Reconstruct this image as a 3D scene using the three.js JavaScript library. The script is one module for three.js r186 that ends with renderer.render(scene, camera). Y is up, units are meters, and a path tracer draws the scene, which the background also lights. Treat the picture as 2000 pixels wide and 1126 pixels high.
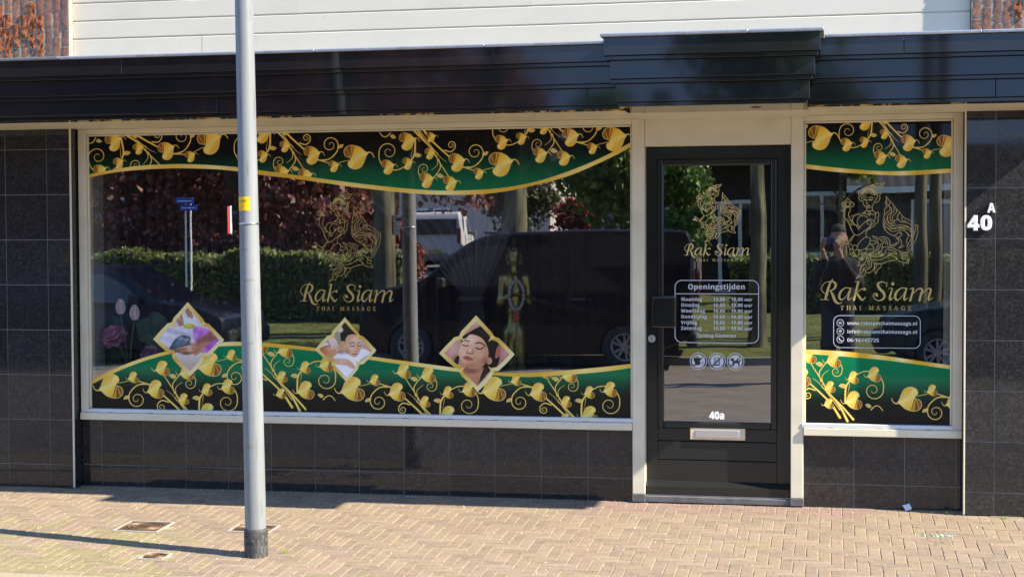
import * as THREE from 'three';
import { mergeGeometries } from 'three/addons/utils/BufferGeometryUtils.js';
import { RoundedBoxGeometry } from 'three/addons/geometries/RoundedBoxGeometry.js';
import { TextGeometry } from 'three/addons/geometries/TextGeometry.js';
import { FontLoader } from 'three/addons/loaders/FontLoader.js';
import { MarchingCubes } from 'three/addons/objects/MarchingCubes.js';

// ---------------------------------------------------------------- camera, sky, sun, exposure
const scene = new THREE.Scene();
const camera = new THREE.PerspectiveCamera(20.776, 1024 / 576, 0.05, 400);
camera.position.set(0, 1.69, 10.0155);
camera.rotation.order = 'YXZ';
camera.rotation.set(-0.0316, 0.2, -0.0041);

const SUN = new THREE.Vector3(1.2, 1, 0.24).normalize();
const sun = new THREE.DirectionalLight(new THREE.Color(1, 0.9, 0.75), 5.0);
sun.position.copy(SUN).multiplyScalar(40).add(new THREE.Vector3(-2, 0, 6));
sun.target.position.set(-2, 0, 6);
sun.castShadow = true;
sun.shadow.mapSize.set(4096, 4096);
Object.assign(sun.shadow.camera, { left: -34, right: 34, top: 34, bottom: -34, near: 1, far: 110 });
scene.add(sun, sun.target);

function makeSky() {
  const W = 512, H = 256, a = new Float32Array(W * H * 4);
  for (let j = 0; j < H; j++) for (let i = 0; i < W; i++) {
    const el = ((j + 0.5) / H - 0.5) * Math.PI, s = Math.max(0, Math.sin(el));
    const h = Math.exp(-s * 5.5), k = (j * W + i) * 4;
    a[k] = 0.155 + 0.13 * h; a[k + 1] = 0.285 + 0.17 * h; a[k + 2] = 0.56 + 0.22 * h; a[k + 3] = 1;
    if (el < 0) { a[k] = 0.16; a[k + 1] = 0.14; a[k + 2] = 0.11; }
  }
  const t = new THREE.DataTexture(a, W, H, THREE.RGBAFormat, THREE.FloatType);
  t.mapping = THREE.EquirectangularReflectionMapping; t.magFilter = t.minFilter = THREE.LinearFilter; t.needsUpdate = true;
  return t;
}
scene.background = scene.environment = makeSky();
const renderer = new THREE.WebGLRenderer({ antialias: true });
renderer.toneMapping = THREE.LinearToneMapping;
renderer.toneMappingExposure = 2.85;
renderer.shadowMap.enabled = true;

// ---------------------------------------------------------------- helpers
function RNG(seed) { let s = seed | 0; return () => { s = (s + 0x6d2b79f5) | 0; let t = Math.imul(s ^ (s >>> 15), 1 | s); t = (t + Math.imul(t ^ (t >>> 7), 61 | t)) ^ t; return ((t ^ (t >>> 14)) >>> 0) / 4294967296; }; }
const rnd = RNG(7), rr = (a, b) => a + (b - a) * rnd();
const taken = new Map();
const numbered = (n) => { const k = taken.get(n) ?? 0; taken.set(n, k + 1); return k ? n + '_' + String(k).padStart(3, '0') : n; };
const shade = (o) => { o.traverse((m) => { if (m.isMesh) { m.castShadow = true; m.receiveShadow = true; } }); return o; };
function thing(name, label, category, [x, y, z] = [0, 0, 0], turn = 0, group) {
  const o = new THREE.Group(); o.name = numbered(name); o.position.set(x, y, z); o.rotation.y = turn;
  o.userData = { label, category }; if (group) o.userData.group = group;
  scene.add(o); return o;
}
function part(parent, name, geo, m, label) {
  const g = Array.isArray(geo) ? mergeGeometries(geo.map((q) => { const u = q.index ? q.toNonIndexed() : q; for (const k of Object.keys(u.attributes)) if (!['position', 'normal', 'uv'].includes(k)) u.deleteAttribute(k); return u; })) : geo;
  const o = new THREE.Mesh(g, m); o.name = name; o.castShadow = o.receiveShadow = true;
  if (label) o.userData.label = label; parent.add(o); return o;
}
function sub(parent, name, label) { const o = new THREE.Group(); o.name = name; if (label) o.userData.label = label; parent.add(o); return o; }
const T = (g, x = 0, y = 0, z = 0) => { g.translate(x, y, z); return g; };
const box = (x0, x1, y0, y1, z0, z1) => T(new THREE.BoxGeometry(x1 - x0, y1 - y0, z1 - z0), (x0 + x1) / 2, (y0 + y1) / 2, (z0 + z1) / 2);
const rbox = (x0, x1, y0, y1, z0, z1, r = 0.004, s = 1) => T(new RoundedBoxGeometry(x1 - x0, y1 - y0, z1 - z0, s, Math.min(r, (x1 - x0) / 2.1, (y1 - y0) / 2.1, (z1 - z0) / 2.1)), (x0 + x1) / 2, (y0 + y1) / 2, (z0 + z1) / 2);
const cyl = (r0, r1, h, n = 24) => new THREE.CylinderGeometry(r1, r0, h, n);
// uv in metres, from the face's main direction
function metreUV(g, s = 1, ou = 0, ov = 0) {
  const p = g.attributes.position, n = g.attributes.normal, uv = new Float32Array(p.count * 2);
  for (let i = 0; i < p.count; i++) {
    const ax = Math.abs(n.getX(i)), ay = Math.abs(n.getY(i)), az = Math.abs(n.getZ(i));
    const [u, v] = az >= ax && az >= ay ? [p.getX(i), p.getY(i)] : ay >= ax ? [p.getX(i), p.getZ(i)] : [p.getZ(i), p.getY(i)];
    uv[2 * i] = u * s + ou; uv[2 * i + 1] = v * s + ov;
  }
  g.setAttribute('uv', new THREE.BufferAttribute(uv, 2)); return g;
}
// a slab lying in the xz plane, its top at y = 0, with chamfered upper edges (18 triangles)
function paverGeo(w, d, h, c) {
  const a = [[-w / 2, -d / 2], [w / 2, -d / 2], [w / 2, d / 2], [-w / 2, d / 2]], b = [[-w / 2 + c, -d / 2 + c], [w / 2 - c, -d / 2 + c], [w / 2 - c, d / 2 - c], [-w / 2 + c, d / 2 - c]];
  const v = []; const q = (p0, p1, p2, p3) => v.push(...p0, ...p1, ...p2, ...p0, ...p2, ...p3);
  const P = (m, y) => [m[0], y, m[1]];
  q(P(b[3], 0), P(b[2], 0), P(b[1], 0), P(b[0], 0));
  for (let i = 0; i < 4; i++) { const j = (i + 1) % 4; q(P(b[i], 0), P(b[j], 0), P(a[j], -c), P(a[i], -c)); q(P(a[i], -c), P(a[j], -c), P(a[j], -h), P(a[i], -h)); }
  const g = new THREE.BufferGeometry(); g.setAttribute('position', new THREE.Float32BufferAttribute(v, 3)); g.computeVertexNormals();
  return metreUV(g);
}
// tileable fractal value noise in 0..1
function fbm(size, cells, octaves, seed) {
  const out = new Float32Array(size * size); let amp = 1, sum = 0;
  for (let o = 0; o < octaves; o++) {
    const n = cells << o, r = RNG(seed + o * 131), lat = new Float32Array(n * n); for (let i = 0; i < n * n; i++) lat[i] = r();
    for (let y = 0; y < size; y++) for (let x = 0; x < size; x++) {
      const fx = x / size * n, fy = y / size * n, ix = fx | 0, iy = fy | 0; let tx = fx - ix, ty = fy - iy; tx = tx * tx * (3 - 2 * tx); ty = ty * ty * (3 - 2 * ty);
      const x1 = (ix + 1) % n, y1 = (iy + 1) % n, A = lat[iy * n + ix], B = lat[iy * n + x1], C = lat[y1 * n + ix], D = lat[y1 * n + x1];
      out[y * size + x] += amp * (A + (B - A) * tx + (C - A) * ty + (A - B - C + D) * tx * ty);
    }
    sum += amp; amp *= 0.5;
  }
  for (let i = 0; i < out.length; i++) out[i] /= sum; return out;
}
function dataTex(size, fn, srgb = true, repeat = 1) {
  const a = new Uint8Array(size * size * 4);
  for (let i = 0; i < size * size; i++) { const c = fn(i % size, (i / size) | 0, i); a[i * 4] = Math.max(0, Math.min(255, c[0])); a[i * 4 + 1] = Math.max(0, Math.min(255, c[1])); a[i * 4 + 2] = Math.max(0, Math.min(255, c[2])); a[i * 4 + 3] = 255; }
  const t = new THREE.DataTexture(a, size, size); t.wrapS = t.wrapT = THREE.RepeatWrapping; t.magFilter = THREE.LinearFilter; t.minFilter = THREE.LinearMipmapLinearFilter; t.generateMipmaps = true;
  if (srgb) t.colorSpace = THREE.SRGBColorSpace; t.repeat.set(repeat, repeat); t.needsUpdate = true; return t;
}
const F1 = fbm(512, 4, 6, 11), F2 = fbm(512, 8, 6, 23), F3 = fbm(512, 64, 3, 37), F4 = fbm(512, 16, 4, 51);
const lin = (r, g, b) => new THREE.Color().setRGB(r, g, b);
const std = (o) => new THREE.MeshStandardMaterial(o), phy = (o) => new THREE.MeshPhysicalMaterial(o);
// grain around a colour: every value multiplies the material colour
const grainTex = (lo, hi, repeat, A = F2, B = F3, mix = 0.5) => dataTex(512, (x, y, i) => { const v = lo + (hi - lo) * (A[i] * (1 - mix) + B[i] * mix); return [v, v, v]; }, true, repeat);

// ---------------------------------------------------------------- materials of the building
const M = {};
M.cream = phy({ color: lin(0.8, 0.735, 0.565), roughness: 0.42, map: dataTex(512, (x, y, i) => { const s = F2[(y * 512 + ((x >> 4) & 511))], v = 236 + 26 * (F1[i] - 0.5) + 16 * (s - 0.5); return [v, v - 1, v - 4]; }, true, 1.3), bumpMap: dataTex(512, (x, y, i) => { const v = 255 * F2[y * 512 + ((x >> 5) & 511)]; return [v, v, v]; }, false, 2), bumpScale: 0.0006 });
M.bead = phy({ color: lin(0.62, 0.64, 0.64), roughness: 0.3 });
M.plank = std({ color: lin(0.7, 0.655, 0.545), roughness: 0.55, map: dataTex(512, (x, y, i) => { const s = F2[y * 512 + (x >> 4)], sp = F3[i] > 0.86 && F1[i] > 0.55 ? -26 : 0, v = 243 + 20 * (F1[i] - 0.5) + 14 * (s - 0.5) + sp; return [v, v - 1, v - 4]; }, true, 0.9), bumpMap: dataTex(512, (x, y, i) => { const v = 255 * F2[y * 512 + (x >> 4)]; return [v, v, v]; }, false, 1.2), bumpScale: 0.001 });
const grainLines = (k) => (x, y, i) => { const v = 128 + 210 * (F2[((y + 40 * F1[i]) & 511) * 512 + (x >> k)] - 0.5); return [v, v, v]; };
M.black = phy({ color: lin(0.009, 0.009, 0.01), roughness: 0.7, specularIntensity: 0.3, clearcoat: 1, clearcoatRoughness: 0.05, bumpMap: dataTex(512, grainLines(4), false, 1.5), bumpScale: 0.0026, map: grainTex(170, 255, 1.4) });
M.doorPaint = phy({ color: lin(0.012, 0.0145, 0.0125), roughness: 0.72, specularIntensity: 0.5, clearcoat: 0.8, clearcoatRoughness: 0.1, map: dataTex(512, (x, y, i) => { const sp = F3[i] > 0.9 ? 60 : 0, v = 190 + 60 * (F1[i] - 0.5) + sp; return [v, v, v]; }, true, 1.5) });
M.zinc = std({ color: lin(0.55, 0.58, 0.62), roughness: 0.38, metalness: 0.65, map: grainTex(180, 255, 1.2) });
M.zincDark = std({ color: lin(0.2, 0.21, 0.23), roughness: 0.45, metalness: 0.5 });
M.alu = std({ color: lin(0.72, 0.72, 0.72), roughness: 0.35, metalness: 0.9 });
M.brass = std({ color: lin(0.7, 0.6, 0.42), roughness: 0.35, metalness: 0.55 });
M.steel = std({ color: lin(0.55, 0.56, 0.58), roughness: 0.3, metalness: 0.95 });
const graniteMap = (seed) => { const r = RNG(seed); return dataTex(512, (x, y, i) => { const f = r(), v = 33 + 70 * (F3[i] - 0.48) + 18 * (F4[i] - 0.5) + (f > 0.955 ? 120 * r() + 30 : f < 0.12 ? -16 : 0); return [v + 1, v, v + 1]; }, true, 1.3); };
M.granite = [1, 2, 3].map((s) => phy({ map: graniteMap(60 + s), roughness: 0.72, specularIntensity: 0.5, clearcoat: 0.85 + 0.05 * s, clearcoatRoughness: 0.015 + 0.012 * s, color: lin(0.36 + 0.13 * s, 0.35 + 0.13 * s, 0.345 + 0.13 * s) }));
M.grout = std({ color: lin(0.33, 0.32, 0.3), roughness: 0.95 });
const wave = fbm(256, 4, 2, 91);
M.glass = phy({ bumpMap: dataTex(256, (x, y, i) => { const v = 255 * wave[i]; return [v, v, v]; }, false, 0.7), bumpScale: 0.00028, color: lin(1, 1, 1), roughness: 0, transmission: 1, thickness: 0, ior: 3.5 });
M.clearGlass = phy({ color: lin(0.9, 0.95, 0.95), roughness: 0.02, transmission: 1, thickness: 0, ior: 1.5 });
M.mortar = std({ color: lin(0.5, 0.46, 0.38), roughness: 0.95, map: grainTex(150, 255, 6) });
M.stone = std({ color: lin(0.2, 0.2, 0.205), roughness: 0.8, map: grainTex(140, 255, 3) });
M.white = std({ color: lin(0.82, 0.82, 0.82), roughness: 0.4 });
M.dark = std({ color: lin(0.02, 0.02, 0.02), roughness: 0.6 });
M.room = std({ color: lin(0.16, 0.15, 0.14), roughness: 0.9, map: grainTex(190, 255, 1) });
M.reveal = std({ color: lin(0.33, 0.34, 0.29), roughness: 0.7, map: grainTex(200, 255, 3) });
M.curtain = std({ color: lin(0.03, 0.025, 0.025), roughness: 0.9, map: grainTex(180, 255, 8) });
M.drape = std({ color: lin(0.075, 0.075, 0.08), roughness: 0.85, map: grainTex(190, 255, 8) });

// ---------------------------------------------------------------- printed films: drawing
const canvas = (w, h) => { const c = document.createElement('canvas'); c.width = w; c.height = h; return [c, c.getContext('2d')]; };
const canvasTex = (c) => { const t = new THREE.CanvasTexture(c); t.colorSpace = THREE.SRGBColorSpace; t.magFilter = THREE.LinearFilter; t.anisotropy = 8; return t; };
function spline(pts, n = 10, closed = false) {
  const out = [], N = pts.length, g = (i) => closed ? pts[(i + N) % N] : pts[Math.max(0, Math.min(N - 1, i))];
  for (let i = 0; i < (closed ? N : N - 1); i++) for (let k = 0; k < n; k++) {
    const t = k / n, a = g(i - 1), b = g(i), c = g(i + 1), d = g(i + 2);
    out.push(b.map((_, q) => 0.5 * (2 * b[q] + (c[q] - a[q]) * t + (2 * a[q] - 5 * b[q] + 4 * c[q] - d[q]) * t * t + (3 * b[q] - a[q] - 3 * c[q] + d[q]) * t * t * t)));
  }
  if (!closed) out.push(pts[N - 1].slice()); return out;
}
function trace(x, pts) { x.beginPath(); pts.forEach((p, i) => (i ? x.lineTo(p[0], p[1]) : x.moveTo(p[0], p[1]))); }
// a stroke whose width changes along it: pts are [x, y, width]
function brush(x, pts, fill) { x.fillStyle = fill; const s = spline(pts, 24); for (const p of s) { x.beginPath(); x.arc(p[0], p[1], Math.max(0.5, p[2] / 2), 0, 6.2832); x.fill(); } }
function stem(x, pts, w0, w1) {
  const s = spline(pts, 16), L = s.length - 1;
  for (const [k, col] of [[1, '#b98a1e'], [0.72, '#f0c94e'], [0.3, '#fdea98']]) s.forEach((p, i) => { if (!i) return; x.strokeStyle = col; x.lineCap = 'round'; x.lineWidth = (w0 + (w1 - w0) * i / L) * k; x.beginPath(); x.moveTo(s[i - 1][0], s[i - 1][1]); x.lineTo(p[0], p[1]); x.stroke(); });
}
function spiral(x, cx, cy, r0, a0, turns, dir, w0, w1) { const p = []; for (let i = 0; i <= 48; i++) { const t = i / 48, a = a0 + dir * t * turns * 6.2832, r = r0 * (1 - 0.86 * t); p.push([cx + (r0 - r) * 0.12 + r * Math.cos(a), cy + r * Math.sin(a)]); } stem(x, p, w0, w1); }
function goldLeaf(x, cx, cy, w, h, tail = true) {
  x.save(); x.translate(cx - w / 2, cy - h / 2); const P = (u, v) => [u * w, v * h], S = w / 280;
  if (tail) stem(x, [P(0.94, 0.36), P(1.08, 0.3), P(1.22, 0.36), P(1.3, 0.52)], 20 * S, 9 * S);
  const body = spline([P(0.3, 0.56), P(0.06, 0.44), P(0.0, 0.22), P(0.14, 0.04), P(0.4, 0), P(0.7, 0.09), P(0.92, 0.27), P(1.04, 0.34), P(0.95, 0.48), P(0.86, 0.72), P(0.72, 0.92), P(0.46, 1), P(0.22, 0.9), P(0.17, 0.72)], 8, true);
  trace(x, body); x.closePath();
  const g = x.createLinearGradient(...P(0.1, 0.1), ...P(0.85, 0.95)); g.addColorStop(0, '#d89a1e'); g.addColorStop(0.3, '#f5cb48'); g.addColorStop(0.6, '#ffe67e'); g.addColorStop(0.85, '#f0c040'); g.addColorStop(1, '#d49524'); x.fillStyle = g; x.fill();
  x.save(); x.clip();
  const cup = spline([P(0.23, 0.62), P(0, 0.45), P(0, 0.1), P(0.25, 0), P(0.4, 0.02), P(0.4, 0.25), P(0.32, 0.5)], 8, true); trace(x, cup);
  const d = x.createLinearGradient(...P(0.05, 0.3), ...P(0.55, 0.3)); d.addColorStop(0, '#a06a1c'); d.addColorStop(0.4, '#875210'); d.addColorStop(1, 'rgba(210,150,40,0)'); x.fillStyle = d; x.fill();
  x.lineCap = 'round';
  for (let k = 0; k < 5; k++) { const u = [0.02, 0.1, 0.22, 0.34, 0.46][k], v = [0.3, 0.1, 0.02, 0, 0][k]; x.strokeStyle = k % 2 ? 'rgba(255,236,160,.85)' : 'rgba(120,70,10,.6)'; x.lineWidth = (k % 2 ? 5 : 8) * S; trace(x, spline([P(0.26, 0.58), P(0.26 * 0.5 + u * 0.5, 0.3 + v * 0.3), P(u, v)], 8)); x.stroke(); }
  for (let k = 0; k < 7; k++) { const t = k / 6; x.strokeStyle = 'rgba(176,118,22,.5)'; x.lineWidth = 4 * S; trace(x, spline([P(0.4 + 0.45 * t, 0.55 - 0.12 * t), P(0.5 + 0.4 * t, 0.68 - 0.16 * t), P(0.42 + 0.5 * t, 0.98 - 0.42 * t)], 6)); x.stroke(); }
  x.strokeStyle = 'rgba(255,244,190,.8)'; x.lineWidth = 7 * S; trace(x, spline([P(0.25, 0.6), P(0.5, 0.55), P(0.75, 0.45), P(0.96, 0.38)], 8)); x.stroke();
  x.restore(); trace(x, body); x.closePath(); x.strokeStyle = '#f0d684'; x.lineWidth = 7 * S; x.stroke();
  x.restore();
}
function bud(x, cx, cy, w, a) { x.save(); x.translate(cx, cy); x.rotate(a); const b = spline([[-w / 2, 0], [-w * 0.15, -w * 0.3], [w * 0.35, -w * 0.1], [w * 0.5, 0], [w * 0.2, w * 0.26], [-w * 0.25, w * 0.24]], 6, true); trace(x, b); x.closePath(); x.fillStyle = '#e3bd55'; x.fill(); x.strokeStyle = '#f4e2a2'; x.lineWidth = w * 0.06; x.stroke(); x.restore(); }
// one vine; its own drawing units, the large leaf at 1550, 570
function vine(x) {
  stem(x, [[470, 20], [560, 190], [700, 370], [790, 520], [910, 705]], 34, 10);
  stem(x, [[400, 40], [540, 200], [690, 345], [780, 430]], 30, 12);
  stem(x, [[560, 60], [660, 215], [770, 330], [925, 470]], 34, 20);
  stem(x, [[560, 150], [740, 390], [820, 480], [888, 532]], 12, 4);
  stem(x, [[785, 490], [808, 600], [725, 718]], 16, 12);
  stem(x, [[762, 450], [772, 560], [695, 630]], 12, 5);
  stem(x, [[860, 385], [940, 405], [995, 360]], 18, 14); spiral(x, 945, 325, 52, 0.5, 1.5, -1, 14, 5);
  stem(x, [[1085, 598], [1220, 590], [1320, 500], [1338, 420]], 20, 14); spiral(x, 1235, 415, 102, 0, 1.5, -1, 14, 5);
  stem(x, [[1090, 590], [1180, 605], [1270, 560]], 12, 6);
  stem(x, [[1085, 595], [1150, 615], [1230, 640]], 16, 12); stem(x, [[1325, 640], [1400, 620], [1470, 605]], 9, 7);
  stem(x, [[215, 622], [290, 615], [365, 578]], 14, 14); stem(x, [[448, 500], [490, 420], [498, 250]], 22, 26);
  stem(x, [[445, 470], [455, 400], [470, 340]], 8, 3);
  stem(x, [[82, 560], [45, 480], [44, 390]], 14, 14); spiral(x, 158, 392, 114, 3.14, 1.45, 1, 13, 5);
  stem(x, [[560, 715], [535, 660], [536, 615]], 12, 10); spiral(x, 603, 612, 66, 3.14, 1.4, 1, 10, 4);
  stem(x, [[50, 150], [90, 200], [140, 205], [190, 160]], 10, 14);
  bud(x, 222, 208, 72, 0.4); bud(x, 530, 442, 84, 0); bud(x, 1370, 432, 70, -0.6); bud(x, 808, 700, 84, 0.2);
  goldLeaf(x, 395, 272, 196, 216); goldLeaf(x, 152, 585, 156, 180); goldLeaf(x, 400, 545, 122, 150); goldLeaf(x, 676, 428, 122, 136, false); goldLeaf(x, 692, 225, 116, 122);
  goldLeaf(x, 635, 754, 170, 186); goldLeaf(x, 928, 796, 166, 180); goldLeaf(x, 1012, 540, 196, 222); goldLeaf(x, 1280, 680, 122, 138); goldLeaf(x, 1550, 570, 282, 292);
}
const [vineCanvas, vx] = canvas(1900, 1000); vx.translate(20, 20); vine(vx);
const GOLD = ['#e2b33a', '#f8de86', '#ecc44e', '#fae9a4', '#e4b63c'];
// a band of film on the glass: shape between two curves in metres, print drawn at 1.9 mm per pixel
function band(parent, x0, x1, yEdge, inner, outer, top, stamps, res, name, label) {
  const edge = spline(outer, 10), gold = spline(inner, 10), ys = outer.map((p) => p[1]), lo = Math.min(yEdge, ...ys), hi = Math.max(yEdge, ...ys);
  const W = Math.round((x1 - x0) * res), H = Math.round((hi - lo) * res), [c, x] = canvas(W, H), X = (m) => (m - x0) * res, Y = (m) => (hi - m) * res;
  const g = x.createLinearGradient(0, 0, 0, H), gs = top ? [[0, '#07080a'], [0.3, '#07090a'], [0.62, '#054f30'], [1, '#077547']] : [[0, '#088050'], [0.42, '#067046'], [0.72, '#07120d'], [1, '#060708']];
  gs.forEach(([t, k]) => g.addColorStop(t, k)); x.fillStyle = g; x.fillRect(0, 0, W, H);
  for (const [sx, sy, ux, uy, rot] of stamps) { x.save(); x.translate(X(sx), Y(sy)); x.rotate(rot); x.scale(ux / 6.25 / 1000 * res, uy / 6.25 / 1000 * res); x.translate(-1550, -570); x.drawImage(vineCanvas, -20, -20); x.restore(); }
  x.beginPath(); gold.forEach((p, i) => (i ? x.lineTo(X(p[0]), Y(p[1])) : x.moveTo(X(p[0]), Y(p[1])))); edge.slice().reverse().forEach((p) => x.lineTo(X(p[0]), Y(p[1]) + (top ? 3 : -3))); x.closePath();
  const gg = x.createLinearGradient(0, 0, W, 0); for (let i = 0; i <= 12; i++) gg.addColorStop(i / 12, GOLD[i % 5]); x.fillStyle = gg; x.fill();
  const sh = new THREE.Shape(); sh.moveTo(x0, yEdge); edge.forEach((p) => sh.lineTo(p[0], p[1])); sh.lineTo(x1, yEdge); sh.closePath();
  const geo = new THREE.ShapeGeometry(sh), p = geo.attributes.position, uv = geo.attributes.uv;
  for (let i = 0; i < p.count; i++) uv.setXY(i, (p.getX(i) - x0) / (x1 - x0), (p.getY(i) - lo) / (hi - lo));
  T(geo, 0, 0, 0.002);
  return part(parent, name, geo, phy({ map: canvasTex(c), roughness: 0.45, specularIntensity: 0.3, clearcoat: 0.35, clearcoatRoughness: 0.02, side: THREE.DoubleSide }), label);
}
// flat print with clear ground
function clearPrint(parent, name, x0, x1, y0, y1, z, c, label) {
  const m = phy({ map: canvasTex(c), transparent: true, roughness: 0.5, side: THREE.DoubleSide });
  return part(parent, name, T(new THREE.PlaneGeometry(x1 - x0, y1 - y0), (x0 + x1) / 2, (y0 + y1) / 2, z), m, label);
}
// the emblem: a dancing figure with a fish tail, traced in two pieces, and the lettering under it
function drawEmblem(x, ink, lw) {
  const a = (p) => [50 + p[0] / 1.111, p[1] / 1.111], b = (p) => [50 + p[0] / 1.024, 900 + p[1] / 1.024], t = (p) => [-200 + p[0] / 0.8696, 1900 + p[1] / 0.8696, (p[2] ?? 1) / 0.8696];
  x.strokeStyle = x.fillStyle = ink; x.lineWidth = lw; x.lineJoin = x.lineCap = 'round';
  const Ls = (f, list) => list.forEach((q) => { const p = []; for (let i = 0; i < q.length; i += 2) p.push(f([q[i], q[i + 1]])); trace(x, spline(p, 6)); x.stroke(); });
  const Fs = (f, list) => list.forEach((q) => { const p = []; for (let i = 0; i < q.length; i += 2) p.push(f([q[i], q[i + 1]])); trace(x, spline(p, 6, true)); x.closePath(); x.fill(); });
  const Cs = (f, cx, cy, r) => { const q = f([cx, cy]); x.beginPath(); x.arc(q[0], q[1], r / 1.1, 0, 6.2832); x.stroke(); };
  Fs(a, [[650, 300, 700, 210, 800, 180, 900, 215, 962, 310, 945, 340, 870, 282, 800, 246, 720, 295, 670, 332], [830, 150, 880, 118, 940, 140, 970, 200, 955, 215, 915, 180, 860, 165], [180, 680, 230, 688, 290, 680, 300, 650, 250, 668]]);
  Ls(a, [[680, 470, 690, 540, 740, 600, 800, 625, 860, 605, 910, 540, 940, 470], [645, 330, 650, 270, 700, 195, 790, 150, 880, 150, 950, 210, 975, 290, 965, 340], [670, 360, 730, 330, 800, 290, 870, 320, 945, 360],
    [940, 120, 970, 90, 1000, 105, 1040, 115, 1085, 95, 1130, 100, 1160, 80, 1120, 130, 1085, 180, 1040, 205, 970, 210], [960, 130, 1010, 150, 1050, 160, 1090, 120], [650, 330, 610, 310, 580, 285, 585, 330, 600, 370, 590, 400, 610, 450, 640, 475, 680, 470], [620, 340, 650, 400, 660, 440],
    [970, 330, 1010, 320, 1050, 290, 1070, 270, 1060, 330, 1040, 370, 1050, 420, 1020, 480, 970, 510, 935, 500], [1000, 330, 1000, 380, 980, 420, 950, 460], [680, 400, 720, 380, 760, 400], [800, 410, 850, 395, 920, 415], [690, 440, 730, 433, 755, 450, 725, 456, 690, 440], [800, 450, 850, 443, 890, 450, 850, 460, 800, 450], [770, 450, 755, 520, 775, 535, 790, 525], [760, 575, 790, 568, 830, 575, 800, 595, 760, 575], [765, 630, 760, 680], [885, 600, 890, 680],
    [345, 410, 300, 470, 280, 530, 300, 580, 345, 595, 390, 585, 420, 530, 395, 460, 345, 410], [345, 480, 310, 520, 320, 570, 350, 580], [345, 480, 385, 520, 375, 570], [285, 480, 230, 510, 225, 545, 245, 590, 310, 610, 350, 595], [410, 480, 460, 510, 490, 545, 450, 595, 390, 600], [290, 680, 300, 640, 360, 600, 400, 640, 405, 690, 370, 720],
    [290, 690, 280, 760, 285, 830, 330, 880, 370, 950, 440, 1100], [375, 720, 370, 780, 395, 850, 440, 920, 475, 980, 530, 1000, 590, 1080], [360, 910, 420, 900, 460, 880], [385, 960, 440, 950, 475, 940], [400, 1000, 450, 990], [730, 700, 650, 760, 560, 765, 500, 790, 460, 860, 470, 940, 520, 990, 560, 1000, 620, 1030], [780, 830, 720, 795, 640, 795, 580, 840, 555, 910, 570, 980, 600, 1030], [540, 1000, 595, 1080, 640, 1010, 740, 920, 810, 860],
    [700, 745, 760, 690, 830, 690, 910, 690, 950, 740, 900, 770, 850, 750, 820, 790, 780, 760, 700, 745], [950, 740, 945, 850, 920, 930, 850, 1010, 780, 1080, 740, 1111], [955, 750, 1010, 715, 1025, 790, 1000, 850, 1020, 880, 990, 950, 940, 970, 930, 1010, 870, 1040, 820, 1090], [740, 920, 810, 870, 880, 880, 920, 920],
    [1160, 1100, 1120, 980, 1135, 830, 1150, 700, 1160, 640, 1200, 600, 1170, 540, 1190, 450, 1185, 380, 1215, 430, 1260, 480, 1320, 540, 1370, 610, 1430, 680, 1480, 730, 1530, 800, 1600, 860, 1680, 890, 1750, 950, 1800, 1000, 1850, 1000], [1190, 470, 1210, 560, 1270, 610, 1260, 680, 1200, 720, 1170, 780], [1280, 500, 1240, 580, 1300, 640, 1290, 720, 1220, 790, 1200, 880, 1250, 960, 1350, 990], [1350, 610, 1350, 690, 1290, 760, 1270, 850, 1300, 930, 1380, 960], [1400, 640, 1400, 730, 1330, 800, 1320, 880, 1360, 920], [1470, 730, 1430, 800, 1420, 880, 1350, 900],
    [1150, 850, 1180, 960, 1280, 1020, 1400, 1010, 1520, 1000, 1650, 1030, 1720, 1100], [1140, 930, 1170, 1020, 1260, 1080, 1400, 1060, 1500, 1060, 1600, 1100], [1440, 860, 1500, 930, 1600, 940, 1700, 980, 1780, 1060], [1520, 830, 1540, 900, 1620, 920], [1220, 830, 1230, 920, 1300, 990]]);
  Cs(a, 820, 735, 25); Cs(a, 820, 940, 45);
  Fs(b, [[80, 295, 110, 325, 190, 335, 200, 300, 180, 268]]);
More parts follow.
